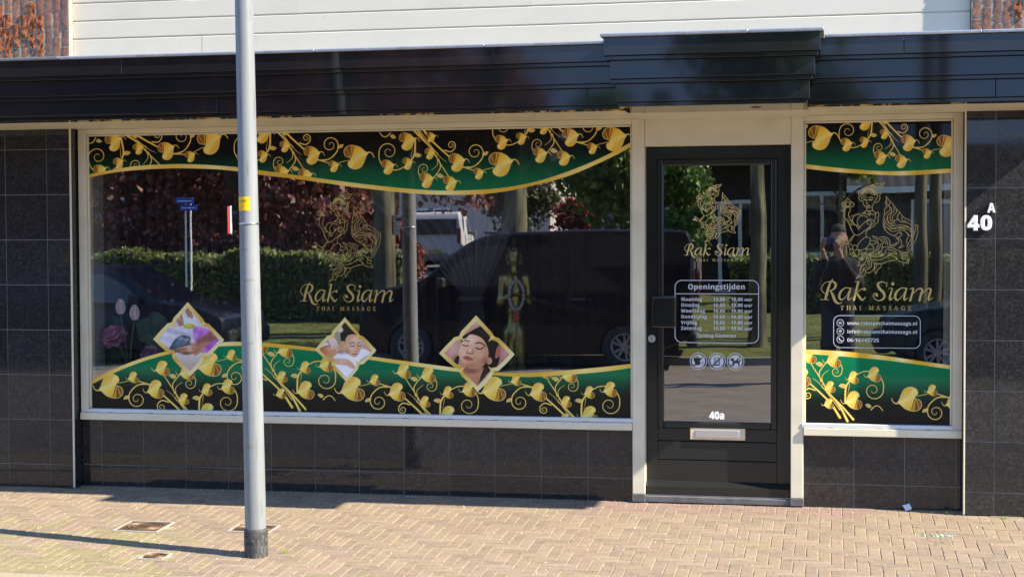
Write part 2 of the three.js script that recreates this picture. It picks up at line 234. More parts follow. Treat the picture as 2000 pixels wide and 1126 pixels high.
  Ls(b, [[365, 0, 400, 90, 460, 180, 500, 195, 560, 185, 650, 120, 730, 60, 790, 0], [780, 40, 720, 100, 690, 160, 700, 230], [320, 310, 260, 295, 200, 230, 130, 215, 180, 270, 80, 295, 110, 325, 190, 340, 300, 375, 330, 350], [450, 190, 420, 230, 340, 310], [445, 210, 400, 290, 360, 325], [320, 320, 410, 400], [320, 320, 360, 450, 420, 480], [520, 400, 560, 340, 640, 260, 710, 235, 770, 260, 770, 330, 730, 420, 650, 480, 560, 490, 525, 480],
    [370, 470, 375, 580, 430, 560, 440, 500], [440, 520, 460, 570, 515, 620, 550, 570, 540, 500], [690, 450, 700, 510, 680, 555], [760, 370, 800, 390, 850, 460, 780, 480, 700, 470], [780, 300, 890, 320, 860, 370, 770, 375], [900, 340, 940, 360, 900, 470, 800, 540, 720, 570, 550, 510], [980, 370, 960, 450, 870, 540, 760, 585], [1020, 400, 1000, 500, 880, 590, 780, 605], [1100, 480, 1050, 570, 930, 625, 790, 620], [1160, 590, 1000, 680, 830, 690, 760, 640],
    [820, 215, 890, 230, 940, 260, 1000, 310, 1040, 350, 1000, 380], [820, 215, 860, 260, 910, 280, 920, 330], [965, 240, 1050, 230, 1130, 260, 1165, 320, 1170, 390, 1250, 380, 1300, 340], [1010, 270, 1080, 280, 1110, 330, 1130, 400], [1050, 310, 1080, 340, 1090, 380], [1290, 265, 1340, 290, 1330, 350, 1250, 410, 1130, 430, 1020, 440], [1290, 265, 1360, 270, 1400, 340, 1390, 410, 1350, 450, 1400, 440, 1450, 400],
    [1720, 0, 1720, 150, 1690, 260, 1640, 360, 1590, 460, 1510, 550], [1680, 30, 1660, 150, 1620, 250, 1610, 320, 1560, 420, 1500, 500], [1590, 50, 1600, 150, 1590, 260, 1540, 360, 1500, 440], [1520, 150, 1530, 230, 1500, 300, 1510, 380], [1650, 100, 1610, 250], [1040, 0, 1090, 110, 1170, 180, 1260, 200, 1330, 150, 1400, 100, 1480, 130, 1520, 180, 1590, 220], [1250, 220, 1330, 240, 1400, 200, 1390, 150, 1360, 170], [1100, 40, 1200, 120, 1300, 110, 1400, 60, 1520, 80, 1600, 160], [1150, 30, 1250, 70, 1350, 40, 1500, 30, 1620, 100],
    [1120, 470, 1200, 445, 1300, 490, 1390, 530, 1420, 610, 1400, 660, 1490, 670, 1540, 755, 1450, 740, 1360, 720, 1310, 670, 1280, 640, 1200, 600, 1130, 610], [1130, 500, 1230, 500, 1310, 570, 1200, 560, 1150, 600], [1080, 735, 1180, 710, 1290, 690, 1280, 640], [1510, 550, 1440, 540, 1420, 590, 1500, 600, 1480, 630], [870, 750, 960, 770, 1080, 745], [1000, 770, 990, 830, 930, 880, 890, 960, 860, 860, 910, 800, 870, 750],
    [560, 560, 640, 600, 650, 650, 600, 710, 580, 640, 620, 620], [550, 640, 560, 700, 550, 800, 640, 780, 700, 690, 690, 580], [500, 800, 560, 800], [720, 590, 740, 680, 720, 740], [770, 640, 800, 740, 790, 830, 720, 880, 640, 890, 630, 930], [820, 690, 860, 790, 840, 880, 760, 940, 690, 935, 680, 905], [580, 960, 580, 880, 620, 800, 690, 790, 760, 740, 740, 690], [640, 900, 660, 850, 740, 830, 770, 770], [490, 1075, 540, 1000, 600, 960], [490, 1075, 560, 1020, 640, 1020, 670, 970, 690, 910]]);
  Cs(b, 470, 445, 55);
  const B = (list, dx = 0) => list.forEach((q) => { const p = []; for (let i = 0; i < q.length; i += 3) p.push(t([q[i] + dx, q[i + 1], q[i + 2]])); brush(x, p, ink); });
  const dot = (cx, cy, r) => { const q = t([cx, cy]); x.beginPath(); x.arc(q[0], q[1], r / 0.87, 0, 6.2832); x.fill(); };
  const A = [[540, 200, 20, 460, 190, 16, 380, 250, 34, 350, 340, 40, 385, 393, 25, 450, 350, 12, 520, 240, 8], [545, 195, 24, 505, 340, 36, 512, 393, 24, 570, 350, 8]];
  B([[240, 40, 8, 195, 110, 30, 150, 240, 44, 115, 380, 38], [35, 390, 12, 100, 390, 12, 170, 390, 12], [170, 85, 10, 100, 108, 10, 50, 180, 12, 52, 230, 12, 100, 290, 10, 165, 315, 8], [170, 85, 14, 240, 82, 24, 288, 125, 40, 275, 190, 34, 220, 230, 18, 160, 240, 8], [200, 235, 14, 240, 310, 42, 280, 410, 45, 340, 455, 25, 405, 435, 8], ...A,
    [615, 88, 8, 650, 82, 12, 680, 80, 14], [675, 88, 36, 635, 260, 38, 600, 393, 36], [650, 270, 10, 720, 215, 14, 780, 200, 14], [655, 280, 16, 700, 350, 38, 745, 393, 28, 800, 345, 8], [1165, 95, 8, 1158, 135, 12, 1150, 175, 8], [1150, 110, 10, 1080, 85, 16, 1010, 120, 34, 1030, 190, 44, 1110, 280, 44, 1110, 360, 34, 1030, 405, 16, 950, 370, 12, 930, 310, 12, 965, 275, 12, 1000, 290, 10],
    [1190, 205, 8, 1250, 200, 18, 1215, 330, 36, 1215, 393, 26, 1270, 350, 8], [1550, 208, 8, 1605, 200, 26, 1575, 330, 36, 1555, 400, 36], [1590, 300, 10, 1690, 205, 20, 1755, 215, 30, 1735, 300, 36, 1710, 402, 36], [1745, 300, 10, 1840, 205, 20, 1900, 220, 32, 1870, 330, 36, 1865, 393, 26, 1935, 350, 8]]);
  B(A, 950); dot(780, 210, 25); dot(990, 310, 25); dot(1260, 120, 27);
  x.font = '118px serif'; x.textBaseline = 'alphabetic';
  const put = (s, xs) => [...s].forEach((ch, i) => { const q = t([xs[i], 565]); x.fillText(ch, q[0], q[1]); });
  put('THAI', [368, 472, 580, 690]); put('MASSAGE', [848, 978, 1095, 1190, 1278, 1398, 1518]);
}
function emblem(parent, x0, y0, sx, sy, z, ink, lw, label) {   // x0, y0: where drawing unit 120, 70 lies
  const [c, x] = canvas(1150, 1330); x.scale(0.5, 0.5); x.translate(220, 20); drawEmblem(x, ink, lw);
  clearPrint(parent, 'emblem', x0 + (-220 - 120) * sx, x0 + (2080 - 120) * sx, y0 - (2640 - 70) * sy, y0 - (-20 - 70) * sy, z, c, label);
}
// ---------------------------------------------------------------- picture stickers: a four-lobed frame round a printed photo
const FOIL = [[505, 95], [600, 200], [700, 305], [717, 345], [735, 358], [775, 368], [860, 450], [970, 568], [860, 690], [775, 770], [725, 778], [712, 800], [690, 850], [610, 945], [520, 1030], [420, 930], [325, 840], [302, 800], [292, 748], [240, 735], [150, 660], [50, 565], [150, 455], [240, 365], [290, 352], [303, 335], [320, 295], [410, 200]].map(([x, y]) => [(x - 510) / 460, (y - 565) / 470]);
function foil(parent, cx, cy, hw, hh, draw, label) {
  const [c, x] = canvas(512, 512); x.translate(256, 256); x.scale(256, 256);
  x.save(); trace(x, FOIL.map(([u, v]) => [u * 0.93, v * 0.93])); x.closePath(); x.clip(); draw(x); x.restore();
  const g = x.createLinearGradient(-1, -1, 1, 1);['#e3b83e', '#f3df95', '#d9a92f', '#f5e6ab', '#dcb548'].forEach((k, i) => g.addColorStop(i / 4, k));
  trace(x, FOIL); x.closePath(); x.strokeStyle = g; x.lineWidth = 0.2; x.lineJoin = 'miter'; x.stroke();
  for (const [u, v, du, dv] of [[0.42, -0.43, -0.12, 0.12], [-0.42, -0.43, 0.1, 0.12], [0.42, 0.44, -0.12, -0.12], [-0.42, 0.44, 0.12, -0.12]]) { x.beginPath(); x.moveTo(u - 0.08 * Math.sign(du), v); x.lineTo(u + du, v + dv); x.lineTo(u, v - 0.08 * Math.sign(dv)); x.fillStyle = '#ecd27c'; x.fill(); }
  const sh = new THREE.Shape(FOIL.map(([u, v]) => new THREE.Vector2(cx + u * hw, cy - v * hh))), geo = new THREE.ShapeGeometry(sh), p = geo.attributes.position, uv = geo.attributes.uv;
  for (let i = 0; i < p.count; i++) uv.setXY(i, (p.getX(i) - cx + hw) / (2 * hw), (p.getY(i) - cy + hh) / (2 * hh));
  part(parent, 'picture_sticker', T(geo, 0, 0, 0.005), phy({ map: canvasTex(c), roughness: 0.35, clearcoat: 0.5, clearcoatRoughness: 0.03, side: THREE.DoubleSide }), label);
}
const grad = (x, x0, y0, x1, y1, cols) => { const g = x.createLinearGradient(x0, y0, x1, y1); cols.forEach((c, i) => g.addColorStop(i / (cols.length - 1), c)); return g; };
const rgrad = (x, cx, cy, r, cols) => { const g = x.createRadialGradient(cx, cy, 0, cx, cy, r); cols.forEach((c, i) => g.addColorStop(i / (cols.length - 1), c)); return g; };
function blob(x, fill, ...q) { const p = []; for (let i = 0; i < q.length; i += 2) p.push([q[i], q[i + 1]]); trace(x, spline(p, 8, true)); x.closePath(); x.fillStyle = fill; x.fill(); }
function line(x, w, col, ...q) { const p = []; for (let i = 0; i < q.length; i += 2) p.push([q[i], q[i + 1]]); trace(x, spline(p, 8)); x.strokeStyle = col; x.lineWidth = w; x.lineCap = 'round'; x.stroke(); }
// soft patch of tone inside a printed photo
function soft(x, cx, cy, rx, ry, rgb, a) { x.save(); x.translate(cx, cy); x.scale(rx, ry); const g = x.createRadialGradient(0, 0, 0, 0, 0, 1); g.addColorStop(0, `rgba(${rgb},${a})`); g.addColorStop(0.5, `rgba(${rgb},${a * 0.55})`); g.addColorStop(1, `rgba(${rgb},0)`); x.fillStyle = g; x.fillRect(-1, -1, 2, 2); x.restore(); }
const picHand = (x) => {   // oil poured over a palm
  x.scale(1 / 302, 1 / 316); x.translate(-901, -441);
  x.fillStyle = '#d9d3dc'; x.fillRect(580, 100, 650, 700);
  blob(x, grad(x, 620, 380, 900, 560, ['#e6e2ee', '#cfc9d6', '#ddd6dd']), 600, 430, 720, 340, 900, 350, 960, 420, 900, 560, 700, 560);
  blob(x, grad(x, 950, 340, 1180, 520, ['#d9a4e0', '#c46fd6', '#b04ec4']), 945, 340, 1060, 350, 1220, 430, 1150, 560, 1030, 560, 950, 470);
  blob(x, '#39414f', 735, 545, 780, 450, 850, 405, 925, 430, 915, 500, 860, 545); blob(x, '#566579', 770, 500, 800, 450, 850, 425, 890, 450, 840, 500);
  blob(x, grad(x, 800, 560, 1130, 380, ['#a8714c', '#c58a63', '#b9805b', '#8b5a3c']), 785, 525, 820, 510, 900, 490, 960, 450, 1010, 420, 1130, 350, 1170, 400, 1060, 490, 1010, 545, 960, 575, 930, 565, 880, 570, 830, 545);
  line(x, 7, '#8b5a3c', 800, 525, 880, 520, 950, 520); line(x, 6, '#dba988', 820, 512, 900, 498, 960, 470); line(x, 6, '#8b5a3c', 920, 555, 970, 540, 1000, 510);
  blob(x, '#dfe3df', 840, 280, 860, 230, 930, 220, 970, 270, 960, 330, 860, 335); blob(x, '#c8b92e', 858, 322, 900, 308, 950, 315, 945, 345, 880, 348);
  for (const [a, b, cx, d] of [[800, 250, 830, 320], [835, 230, 850, 310], [880, 180, 905, 240], [905, 175, 930, 250]]) { line(x, 26, '#9b6a50', a, b, cx, d); line(x, 14, '#c18d70', a, b, cx, d); }
  line(x, 8, '#e9e6ea', 935, 350, 930, 420, 918, 470);
  for (let k = 0; k < 26; k++) soft(x, 620 + (k * 97) % 330, 340 + (k * 61) % 230, 40, 26, k % 2 ? '255,255,255' : '150,140,165', 0.5); for (let k = 0; k < 10; k++) soft(x, 960 + (k * 53) % 190, 360 + (k * 71) % 180, 34, 40, k % 2 ? '225,170,235' : '130,40,150', 0.5);
  soft(x, 1030, 440, 80, 40, '90,50,30', 0.6); soft(x, 900, 505, 60, 18, '235,190,160', 0.7); soft(x, 870, 560, 70, 20, '60,30,20', 0.6); soft(x, 830, 480, 60, 40, '90,110,130', 0.5); soft(x, 900, 322, 40, 20, '250,240,120', 0.6);
  x.fillStyle = grad(x, 0, 560, 0, 740, ['#ddd2cf', '#c9b6a6', '#c2a585']); x.fillRect(740, 575, 300, 200);
};
const picRest = (x) => {   // a woman lying on a towel, a hand on her shoulder
  x.scale(1 / 427, 1 / 449); x.translate(-531, -581);
  x.fillStyle = grad(x, 100, 200, 900, 500, ['#b3ae94', '#a39c80', '#c9c6b4']); x.fillRect(90, 100, 900, 950); blob(x, '#eceaf2', 100, 600, 180, 520, 290, 490, 280, 620);
  blob(x, grad(x, 150, 560, 480, 700, ['#a8683c', '#d89a68', '#e2ad82']), 130, 610, 240, 530, 380, 515, 520, 530, 560, 620, 440, 705, 270, 710);
  blob(x, '#dba983', 740, 520, 830, 515, 930, 600, 880, 650, 800, 575);
  blob(x, grad(x, 360, 620, 860, 1000, ['#f6f4fa', '#ffffff', '#dedae8']), 350, 710, 440, 625, 560, 610, 640, 680, 760, 565, 890, 640, 770, 760, 700, 1010, 520, 1020, 330, 840);
  blob(x, '#140d0a', 466, 450, 468, 330, 520, 262, 610, 250, 700, 320, 715, 400, 640, 372, 580, 392, 560, 470, 500, 500); blob(x, '#1c120d', 492, 268, 500, 205, 552, 200, 580, 250, 545, 292);
  blob(x, grad(x, 500, 420, 745, 640, ['#d39b72', '#efc4a0', '#e0aa84']), 532, 440, 570, 380, 660, 368, 742, 420, 750, 540, 708, 645, 655, 684, 590, 655, 520, 600, 505, 520); blob(x, '#dfa982', 462, 495, 492, 455, 528, 500, 505, 550);
  soft(x, 560, 600, 60, 60, '150,85,55', 0.5); soft(x, 655, 440, 60, 40, '255,228,200', 0.6); soft(x, 610, 570, 50, 40, '255,215,185', 0.5); soft(x, 480, 620, 80, 36, '110,60,35', 0.5); soft(x, 190, 660, 80, 60, '100,52,24', 0.5); soft(x, 310, 570, 90, 40, '250,205,160', 0.5);
  line(x, 9, '#3a2015', 588, 500, 622, 480, 658, 492); line(x, 10, '#1f110b', 598, 524, 630, 533, 656, 520); line(x, 9, '#1f110b', 705, 518, 726, 527, 744, 516); line(x, 8, '#3a2015', 700, 486, 732, 480); line(x, 7, '#b5764e', 688, 500, 702, 580, 672, 602); line(x, 14, '#c0565a', 622, 642, 655, 634, 690, 644);
  blob(x, grad(x, 290, 400, 430, 600, ['#f0cfc2', '#f8dccf', '#deb2a0']), 280, 430, 330, 396, 392, 430, 428, 520, 434, 592, 405, 604, 380, 560, 345, 572, 318, 500); line(x, 6, '#c99a88', 350, 500, 385, 580); line(x, 6, '#c99a88', 385, 480, 412, 575); blob(x, '#f0cfc2', 400, 312, 440, 258, 502, 300, 470, 342);
  blob(x, grad(x, 280, 700, 660, 830, ['#d39b72', '#f0c3a0', '#e2b08e']), 270, 712, 420, 702, 560, 712, 645, 780, 660, 832, 620, 838, 560, 800, 470, 792, 350, 772); line(x, 6, '#b57c5c', 520, 765, 600, 832); line(x, 6, '#b57c5c', 560, 755, 632, 818); blob(x, '#e2b08e', 720, 745, 760, 702, 845, 650, 868, 672, 785, 735);
};
const picFace = (x) => {   // a face with closed eyes between two hands
  x.scale(1 / 460, 1 / 470); x.translate(-510, -565);
  x.fillStyle = grad(x, 100, 300, 900, 800, ['#d9a294', '#c98f80', '#b0776a']); x.fillRect(0, 80, 1020, 980);
  soft(x, 220, 500, 90, 120, '240,195,180', 0.6); soft(x, 860, 560, 70, 110, '235,185,170', 0.5); soft(x, 500, 190, 90, 60, '245,205,190', 0.6); soft(x, 250, 640, 60, 80, '110,60,52', 0.5);
  blob(x, '#120a08', 318, 400, 345, 320, 430, 262, 560, 225, 690, 280, 770, 400, 790, 560, 770, 690, 700, 760, 630, 820, 575, 930, 515, 1000, 500, 900, 560, 720, 420, 560); blob(x, '#170d0a', 300, 590, 290, 700, 330, 745, 280, 735, 236, 700, 250, 620);
  blob(x, grad(x, 400, 720, 470, 960, ['#9c6247', '#c98c68', '#b77a58']), 350, 720, 480, 760, 590, 730, 560, 830, 505, 975, 420, 900, 335, 800);
  blob(x, grad(x, 330, 380, 660, 720, ['#f3cba6', '#e9b892', '#d39a74', '#b47a58']), 330, 440, 345, 392, 385, 372, 430, 330, 500, 338, 570, 372, 618, 432, 652, 520, 650, 610, 610, 690, 535, 748, 430, 738, 340, 672, 288, 560); blob(x, '#d39a74', 632, 625, 682, 612, 694, 672, 645, 694);
  soft(x, 450, 400, 90, 60, '255,226,196', 0.6); soft(x, 350, 560, 44, 60, '250,205,172', 0.5); soft(x, 560, 580, 70, 60, '245,190,155', 0.5); soft(x, 615, 655, 60, 80, '120,70,48', 0.45); soft(x, 430, 710, 90, 36, '150,92,66', 0.45); soft(x, 450, 780, 110, 40, '90,48,34', 0.55); soft(x, 470, 525, 18, 46, '165,105,78', 0.5);
  line(x, 15, '#3a2018', 498, 436, 560, 430, 618, 472); line(x, 11, '#3a2018', 342, 412, 375, 402, 422, 416); line(x, 13, '#20110c', 498, 490, 545, 508, 594, 488); line(x, 12, '#20110c', 342, 458, 375, 471, 406, 462);
  line(x, 8, '#b87c5a', 432, 470, 394, 540, 408, 556); line(x, 11, '#7a402e', 390, 553, 420, 562, 450, 562, 468, 552); soft(x, 420, 520, 18, 34, '255,232,206', 0.8);
  blob(x, '#c4605c', 342, 614, 385, 590, 420, 600, 470, 637, 420, 652, 372, 638); line(x, 7, '#7d3230', 342, 614, 400, 620, 470, 637);
  blob(x, '#b9685a', 735, 610, 752, 500, 800, 440, 800, 520, 775, 600); for (const k of [0, 1, 2, 3]) line(x, 5, '#3b2a25', 420 + k * 60, 318 + k * 8, 520 + k * 45, 270 + k * 14, 640 + k * 22, 340 + k * 40); blob(x, '#e3b3a2', 500, 985, 585, 880, 692, 770, 672, 850, 540, 1004); blob(x, '#cf968a', 345, 345, 372, 290, 470, 238, 550, 230, 470, 270, 395, 318);
};

// ---------------------------------------------------------------- the shop building
const shop = thing('shop_building', 'shop front with cream window frames, black granite tiles and a black wooden canopy', 'building');
const X_END = 2.6, X_BEG = -7.6;
// granite tiling: one mesh for each tile, set on grout
function tiling(name, label, x0, x1, y0, y1, z, gx, gy, P = 0.308) {
  const g = sub(shop, name, label), J = 0.0028;
  part(g, 'grout', box(x0, x1, y0, y1, z - 0.05, z - 0.0025), M.grout);
  const cx = [x0], cy = [y0];
  for (let i = Math.ceil((x0 - gx) / P); gx + i * P < x1 - 0.006; i++) if (gx + i * P > x0 + 0.006) cx.push(gx + i * P); cx.push(x1);
  for (let i = Math.ceil((y0 - gy) / P); gy + i * P < y1 - 0.006; i++) if (gy + i * P > y0 + 0.006) cy.push(gy + i * P); cy.push(y1);
  const cache = new Map();
  for (let i = 0; i + 1 < cx.length; i++) for (let j = 0; j + 1 < cy.length; j++) {
    const w = cx[i + 1] - cx[i] - J, h = cy[j + 1] - cy[j] - J, v = Math.floor(rnd() * 4), key = w.toFixed(3) + '/' + h.toFixed(3) + '/' + v;
    if (!cache.has(key)) cache.set(key, metreUV(new RoundedBoxGeometry(w, h, 0.012, 1, 0.0012), 1, v * 0.37, v * 0.61));
    const m = part(g, 'granite_tile', cache.get(key), M.granite[Math.floor(rnd() * 3)]);
    m.position.set((cx[i] + cx[i + 1]) / 2, (cy[j] + cy[j + 1]) / 2, z - 0.006 + rr(-0.0004, 0.0004)); m.rotation.set(rr(-0.0015, 0.0015), rr(-0.0015, 0.0015), 0);
  }
  return g;
}
const ZL = 0.111, ZR = 0.123;
const pierL = tiling('tiled_pier', 'black granite tiled pier left of the large window', X_BEG, -5.066, 0, 2.45, ZL, -5.5567, 2.3112);
part(pierL, 'edge_trim', rbox(-5.077, -5.064, 0, 2.47, ZL - 0.001, ZL + 0.007, 0.002), M.cream);
part(pierL, 'side_slab', metreUV(box(-5.068, -5.0645, 0, 2.45, -0.02, ZL - 0.002)), M.granite[0]);
part(pierL, 'top_batten', rbox(X_BEG, -5.078, 2.449, 2.462, ZL - 0.03, ZL + 0.012, 0.002), M.cream);
const pierR = tiling('tiled_pier', 'speckled black granite pier with the house number, right of the small window', 0.806, X_END, 0, 2.45, ZR, 0.9785, 1.678);
part(pierR, 'edge_trim', rbox(0.796, 0.8055, 0, 2.47, ZR - 0.02, ZR + 0.006, 0.002), M.cream);
part(pierR, 'side_slab', metreUV(box(0.8, 0.806, 0, 2.45, -0.02, ZR - 0.0215)), M.dark);
part(pierR, 'top_batten', rbox(0.807, X_END, 2.449, 2.462, ZR - 0.03, ZR + 0.012, 0.002), M.cream);
tiling('plinth', 'low plinth of polished black granite tiles under the large window', -5.06, -1.243, 0, 0.462, 0.0, -4.9216, 0.146);
tiling('plinth', 'low plinth of black granite tiles under the small window', -0.163, 0.797, 0, 0.452, 0.0, 0.1469, 0.146);

// windows
function windowFrame(w, x0, x1, y0, y1, leftW, rightW) {
  const f = (a, b, c, d, z0, z1) => metreUV(rbox(a, b, c, d, z0, z1, 0.004));
  if (leftW) part(w, 'frame_post', f(x0 - leftW, x0, y0 - 0.07, 2.449, -0.07, 0.034), M.cream);
  if (rightW) part(w, 'frame_post', f(x1, x1 + rightW, y0 - 0.07, 2.449, -0.07, 0.034), M.cream);
  part(w, 'frame_head', f(x0, x1, y1, 2.449, -0.07, 0.032), M.cream);
  part(w, 'sill', f(x0 - leftW * 0.98, x1 + (rightW || 0) * 0.98, y0 - 0.074, y0 - 0.026, -0.05, 0.05), M.cream);
  part(w, 'glazing_bead', rbox(x0 - 0.012, x1 + 0.004, y0 - 0.025, y0 + 0.001, -0.05, 0.041, 0.004), M.bead);
  for (let x = x0 + 0.14; x < x1 - 0.05; x += 0.3) part(w, 'weep_slot', box(x, x + 0.042, y0 - 0.027, y0 - 0.0225, 0.03, 0.0415), M.dark);
  for (const [a, b, c, d] of [[x0 + 0.001, x0 + 0.013, y0 + 0.002, y1 - 0.014], [x1 - 0.013, x1 - 0.001, y0 + 0.002, y1 - 0.014], [x0 + 0.001, x1 - 0.001, y1 - 0.013, y1 - 0.001]]) part(w, 'inner_bead', f(a, b, c, d, -0.05, 0.014), M.cream);
  part(w, 'pane', metreUV(T(new THREE.PlaneGeometry(x1 - x0 + 0.01, y1 - y0 + 0.01), (x0 + x1) / 2, (y0 + y1) / 2, 0)), M.glass);
}
const INK = '#b59a55';
const winL = sub(shop, 'shop_window', 'large shop window with gold vine bands, an emblem and three picture stickers');
const LX0 = -5.0, LX1 = -1.241, LY0 = 0.536, LY1 = 2.414;
windowFrame(winL, LX0, LX1, LY0, LY1, 0.055, 0);
band(winL, LX0, LX1, LY1,
  [[-4.999, 2.142], [-4.678, 2.192], [-4.439, 2.204], [-4.202, 2.201], [-3.917, 2.179], [-3.754, 2.156], [-3.467, 2.116], [-3.089, 2.063], [-2.715, 2.021], [-2.438, 2.006], [-2.095, 2.02], [-1.825, 2.07], [-1.557, 2.159], [-1.355, 2.248], [-1.239, 2.31]],
  [[-4.999, 2.118], [-4.798, 2.154], [-4.558, 2.172], [-4.321, 2.176], [-4.085, 2.167], [-3.917, 2.151], [-3.755, 2.126], [-3.468, 2.09], [-3.09, 2.035], [-2.716, 1.992], [-2.486, 1.979], [-2.256, 1.98], [-2.096, 1.994], [-1.916, 2.027], [-1.647, 2.095], [-1.381, 2.206], [-1.239, 2.28]],
  true, [[-4.107, 2.347, 3.675, 3.425, -0.22], [-3.083, 2.233, 3.525, 3.375, 0], [-2.102, 2.172, 3.4, 3.325, 0], [-1.358, 2.323, 3.3, 3.25, 0]], 540, 'top_film', 'black and green film with gold vines along the top of the large window');
band(winL, LX0, LX1, LY0,
  [[-5.005, 0.692], [-4.755, 0.809], [-4.477, 0.9], [-4.157, 0.96], [-3.894, 0.977], [-3.732, 0.972], [-3.363, 0.944], [-3.003, 0.893], [-2.631, 0.846], [-2.372, 0.818], [-2.033, 0.794], [-1.829, 0.797], [-1.472, 0.828], [-1.239, 0.861]],
  [[-5.005, 0.717], [-4.858, 0.793], [-4.657, 0.871], [-4.476, 0.924], [-4.305, 0.964], [-4.041, 0.998], [-3.894, 1.003], [-3.732, 0.998], [-3.372, 0.968], [-3.003, 0.917], [-2.631, 0.872], [-2.382, 0.843], [-2.152, 0.819], [-1.921, 0.819], [-1.651, 0.841], [-1.384, 0.869], [-1.239, 0.887]],
  false, [[-4.844, 0.691, 3.8, 3.525, Math.PI], [-4.125, 0.85, 3.7, 3.475, Math.PI], [-3.114, 0.698, 3.55, 3.4, Math.PI], [-2.152, 0.712, 3.425, 3.35, Math.PI]], 540, 'bottom_film', 'green and black film with gold vines along the bottom of the large window');
emblem(winL, -3.393, 1.996, 0.000296, 0.000314, 0.003, INK, 10, 'thin gold line emblem and script lettering on the large window');
foil(winL, -4.274, 1.016, 0.257, 0.254, picHand, 'gold edged sticker showing oil poured over an open palm');
foil(winL, -3.162, 0.957, 0.213, 0.216, picRest, 'gold edged sticker showing a woman resting on a white towel');
foil(winL, -2.267, 0.94, 0.254, 0.251, picFace, 'gold edged sticker showing a face with closed eyes');
const winR = sub(shop, 'shop_window', 'narrow shop window with contact details, right of the door');
const RX0 = -0.163, RX1 = 0.738, RY0 = 0.527, RY1 = 2.414;
windowFrame(winR, RX0, RX1, RY0, RY1, 0, 0.058);
band(winR, RX0, RX1, RY1, [[-0.166, 2.149], [0.136, 2.113], [0.382, 2.097], [0.74, 2.11]], [[-0.166, 2.122], [0.054, 2.095], [0.302, 2.076], [0.465, 2.071], [0.74, 2.085]], true, [[-0.064, 2.31, 3.15, 3.2, 0], [0.7, 2.247, 2.7, 2.8, 0.04]], 1000, 'top_film', 'black and green film with gold vines along the top of the narrow window');
band(winR, RX0, RX1, RY0, [[-0.164, 0.963], [0.14, 0.943], [0.387, 0.921], [0.74, 0.874]], [[-0.164, 0.989], [0.057, 0.981], [0.306, 0.958], [0.552, 0.923], [0.74, 0.899]], false, [[0.486, 0.688, 3.1, 3.2, Math.PI], [-0.446, 0.83, 3.2, 3.25, Math.PI]], 1000, 'bottom_film', 'green and black film with gold vines along the bottom of the narrow window');
emblem(winR, 0.029, 2.029, 0.0003105, 0.000319, 0.003, '#c2ab62', 11, 'gold line emblem and script lettering on the narrow window');
const PALE = '#c9ccd2';
function roundRect(x, a, b, w, h, r) { x.beginPath(); x.moveTo(a + r, b); x.arcTo(a + w, b, a + w, b + h, r); x.arcTo(a + w, b + h, a, b + h, r); x.arcTo(a, b + h, a, b, r); x.arcTo(a, b, a + w, b, r); x.closePath(); }
{
  const [c, x] = canvas(1060, 412); x.strokeStyle = x.fillStyle = PALE; x.lineWidth = 7; roundRect(x, 6, 6, 1048, 400, 76); x.stroke();
  x.font = 'bold 60px sans-serif'; x.textBaseline = 'middle';
  const fit = (s, cx, cy, w) => { x.save(); x.translate(cx, cy); x.scale(w / x.measureText(s).width, 1); x.fillText(s, 0, 0); x.restore(); };
  fit('www.raksiamthaimassage.nl', 170, 100, 850); fit('info@raksiamthaimassage.nl', 170, 206, 850); fit('06-16449725', 170, 312, 390);
  for (const cy of [98, 202, 304]) { x.lineWidth = 6; x.beginPath(); x.arc(88, cy, 42, 0, 6.2832); x.stroke(); }
  x.font = 'bold 46px serif'; x.textAlign = 'center'; x.fillText('W', 88, 100); x.font = 'bold 50px sans-serif'; x.fillText('@', 88, 200);
  x.lineWidth = 13; x.beginPath(); x.arc(106, 288, 32, 1.5, 3.3); x.stroke(); x.beginPath(); x.arc(75, 292, 9, 0, 6.2832); x.fill(); x.beginPath(); x.arc(105, 322, 9, 0, 6.2832); x.fill();
  clearPrint(winR, 'contact_lettering', 0.018, 0.549, 1.0, 1.206, 0.004, c, 'pale contact details in a rounded box on the narrow window');
}

// door
const door = sub(shop, 'door', 'black door with a tall glass panel and opening hours');
const DZ = -0.045, DX0 = -1.159, DX1 = -0.243;
for (const [a, b, side] of [[-1.24, -1.16, 0], [-0.242, -0.164, 1]]) {
  part(door, 'door_post', metreUV(rbox(a, b, 0.055, 2.449, -0.1, 0.036, 0.004)), M.cream, side ? 'cream door post beside the narrow window' : 'cream door post beside the large window');
  part(door, 'post_foot', metreUV(rbox(a - 0.003, b + 0.003, 0.004, 0.054, -0.1, 0.04, 0.004)), M.stone);
}
part(door, 'door_head', metreUV(rbox(-1.159, -0.243, 2.273, 2.449, -0.1, 0.033, 0.004)), M.cream);
part(door, 'threshold', metreUV(rbox(-1.156, -0.246, 0.004, 0.043, -0.16, 0.03, 0.004)), M.stone);
part(door, 'threshold_strip', rbox(-1.157, -0.245, 0.043, 0.05, -0.12, 0.0, 0.002), M.alu);
const GX0 = -1.046, GX1 = -0.369, GY0 = 0.517, GY1 = 2.149;
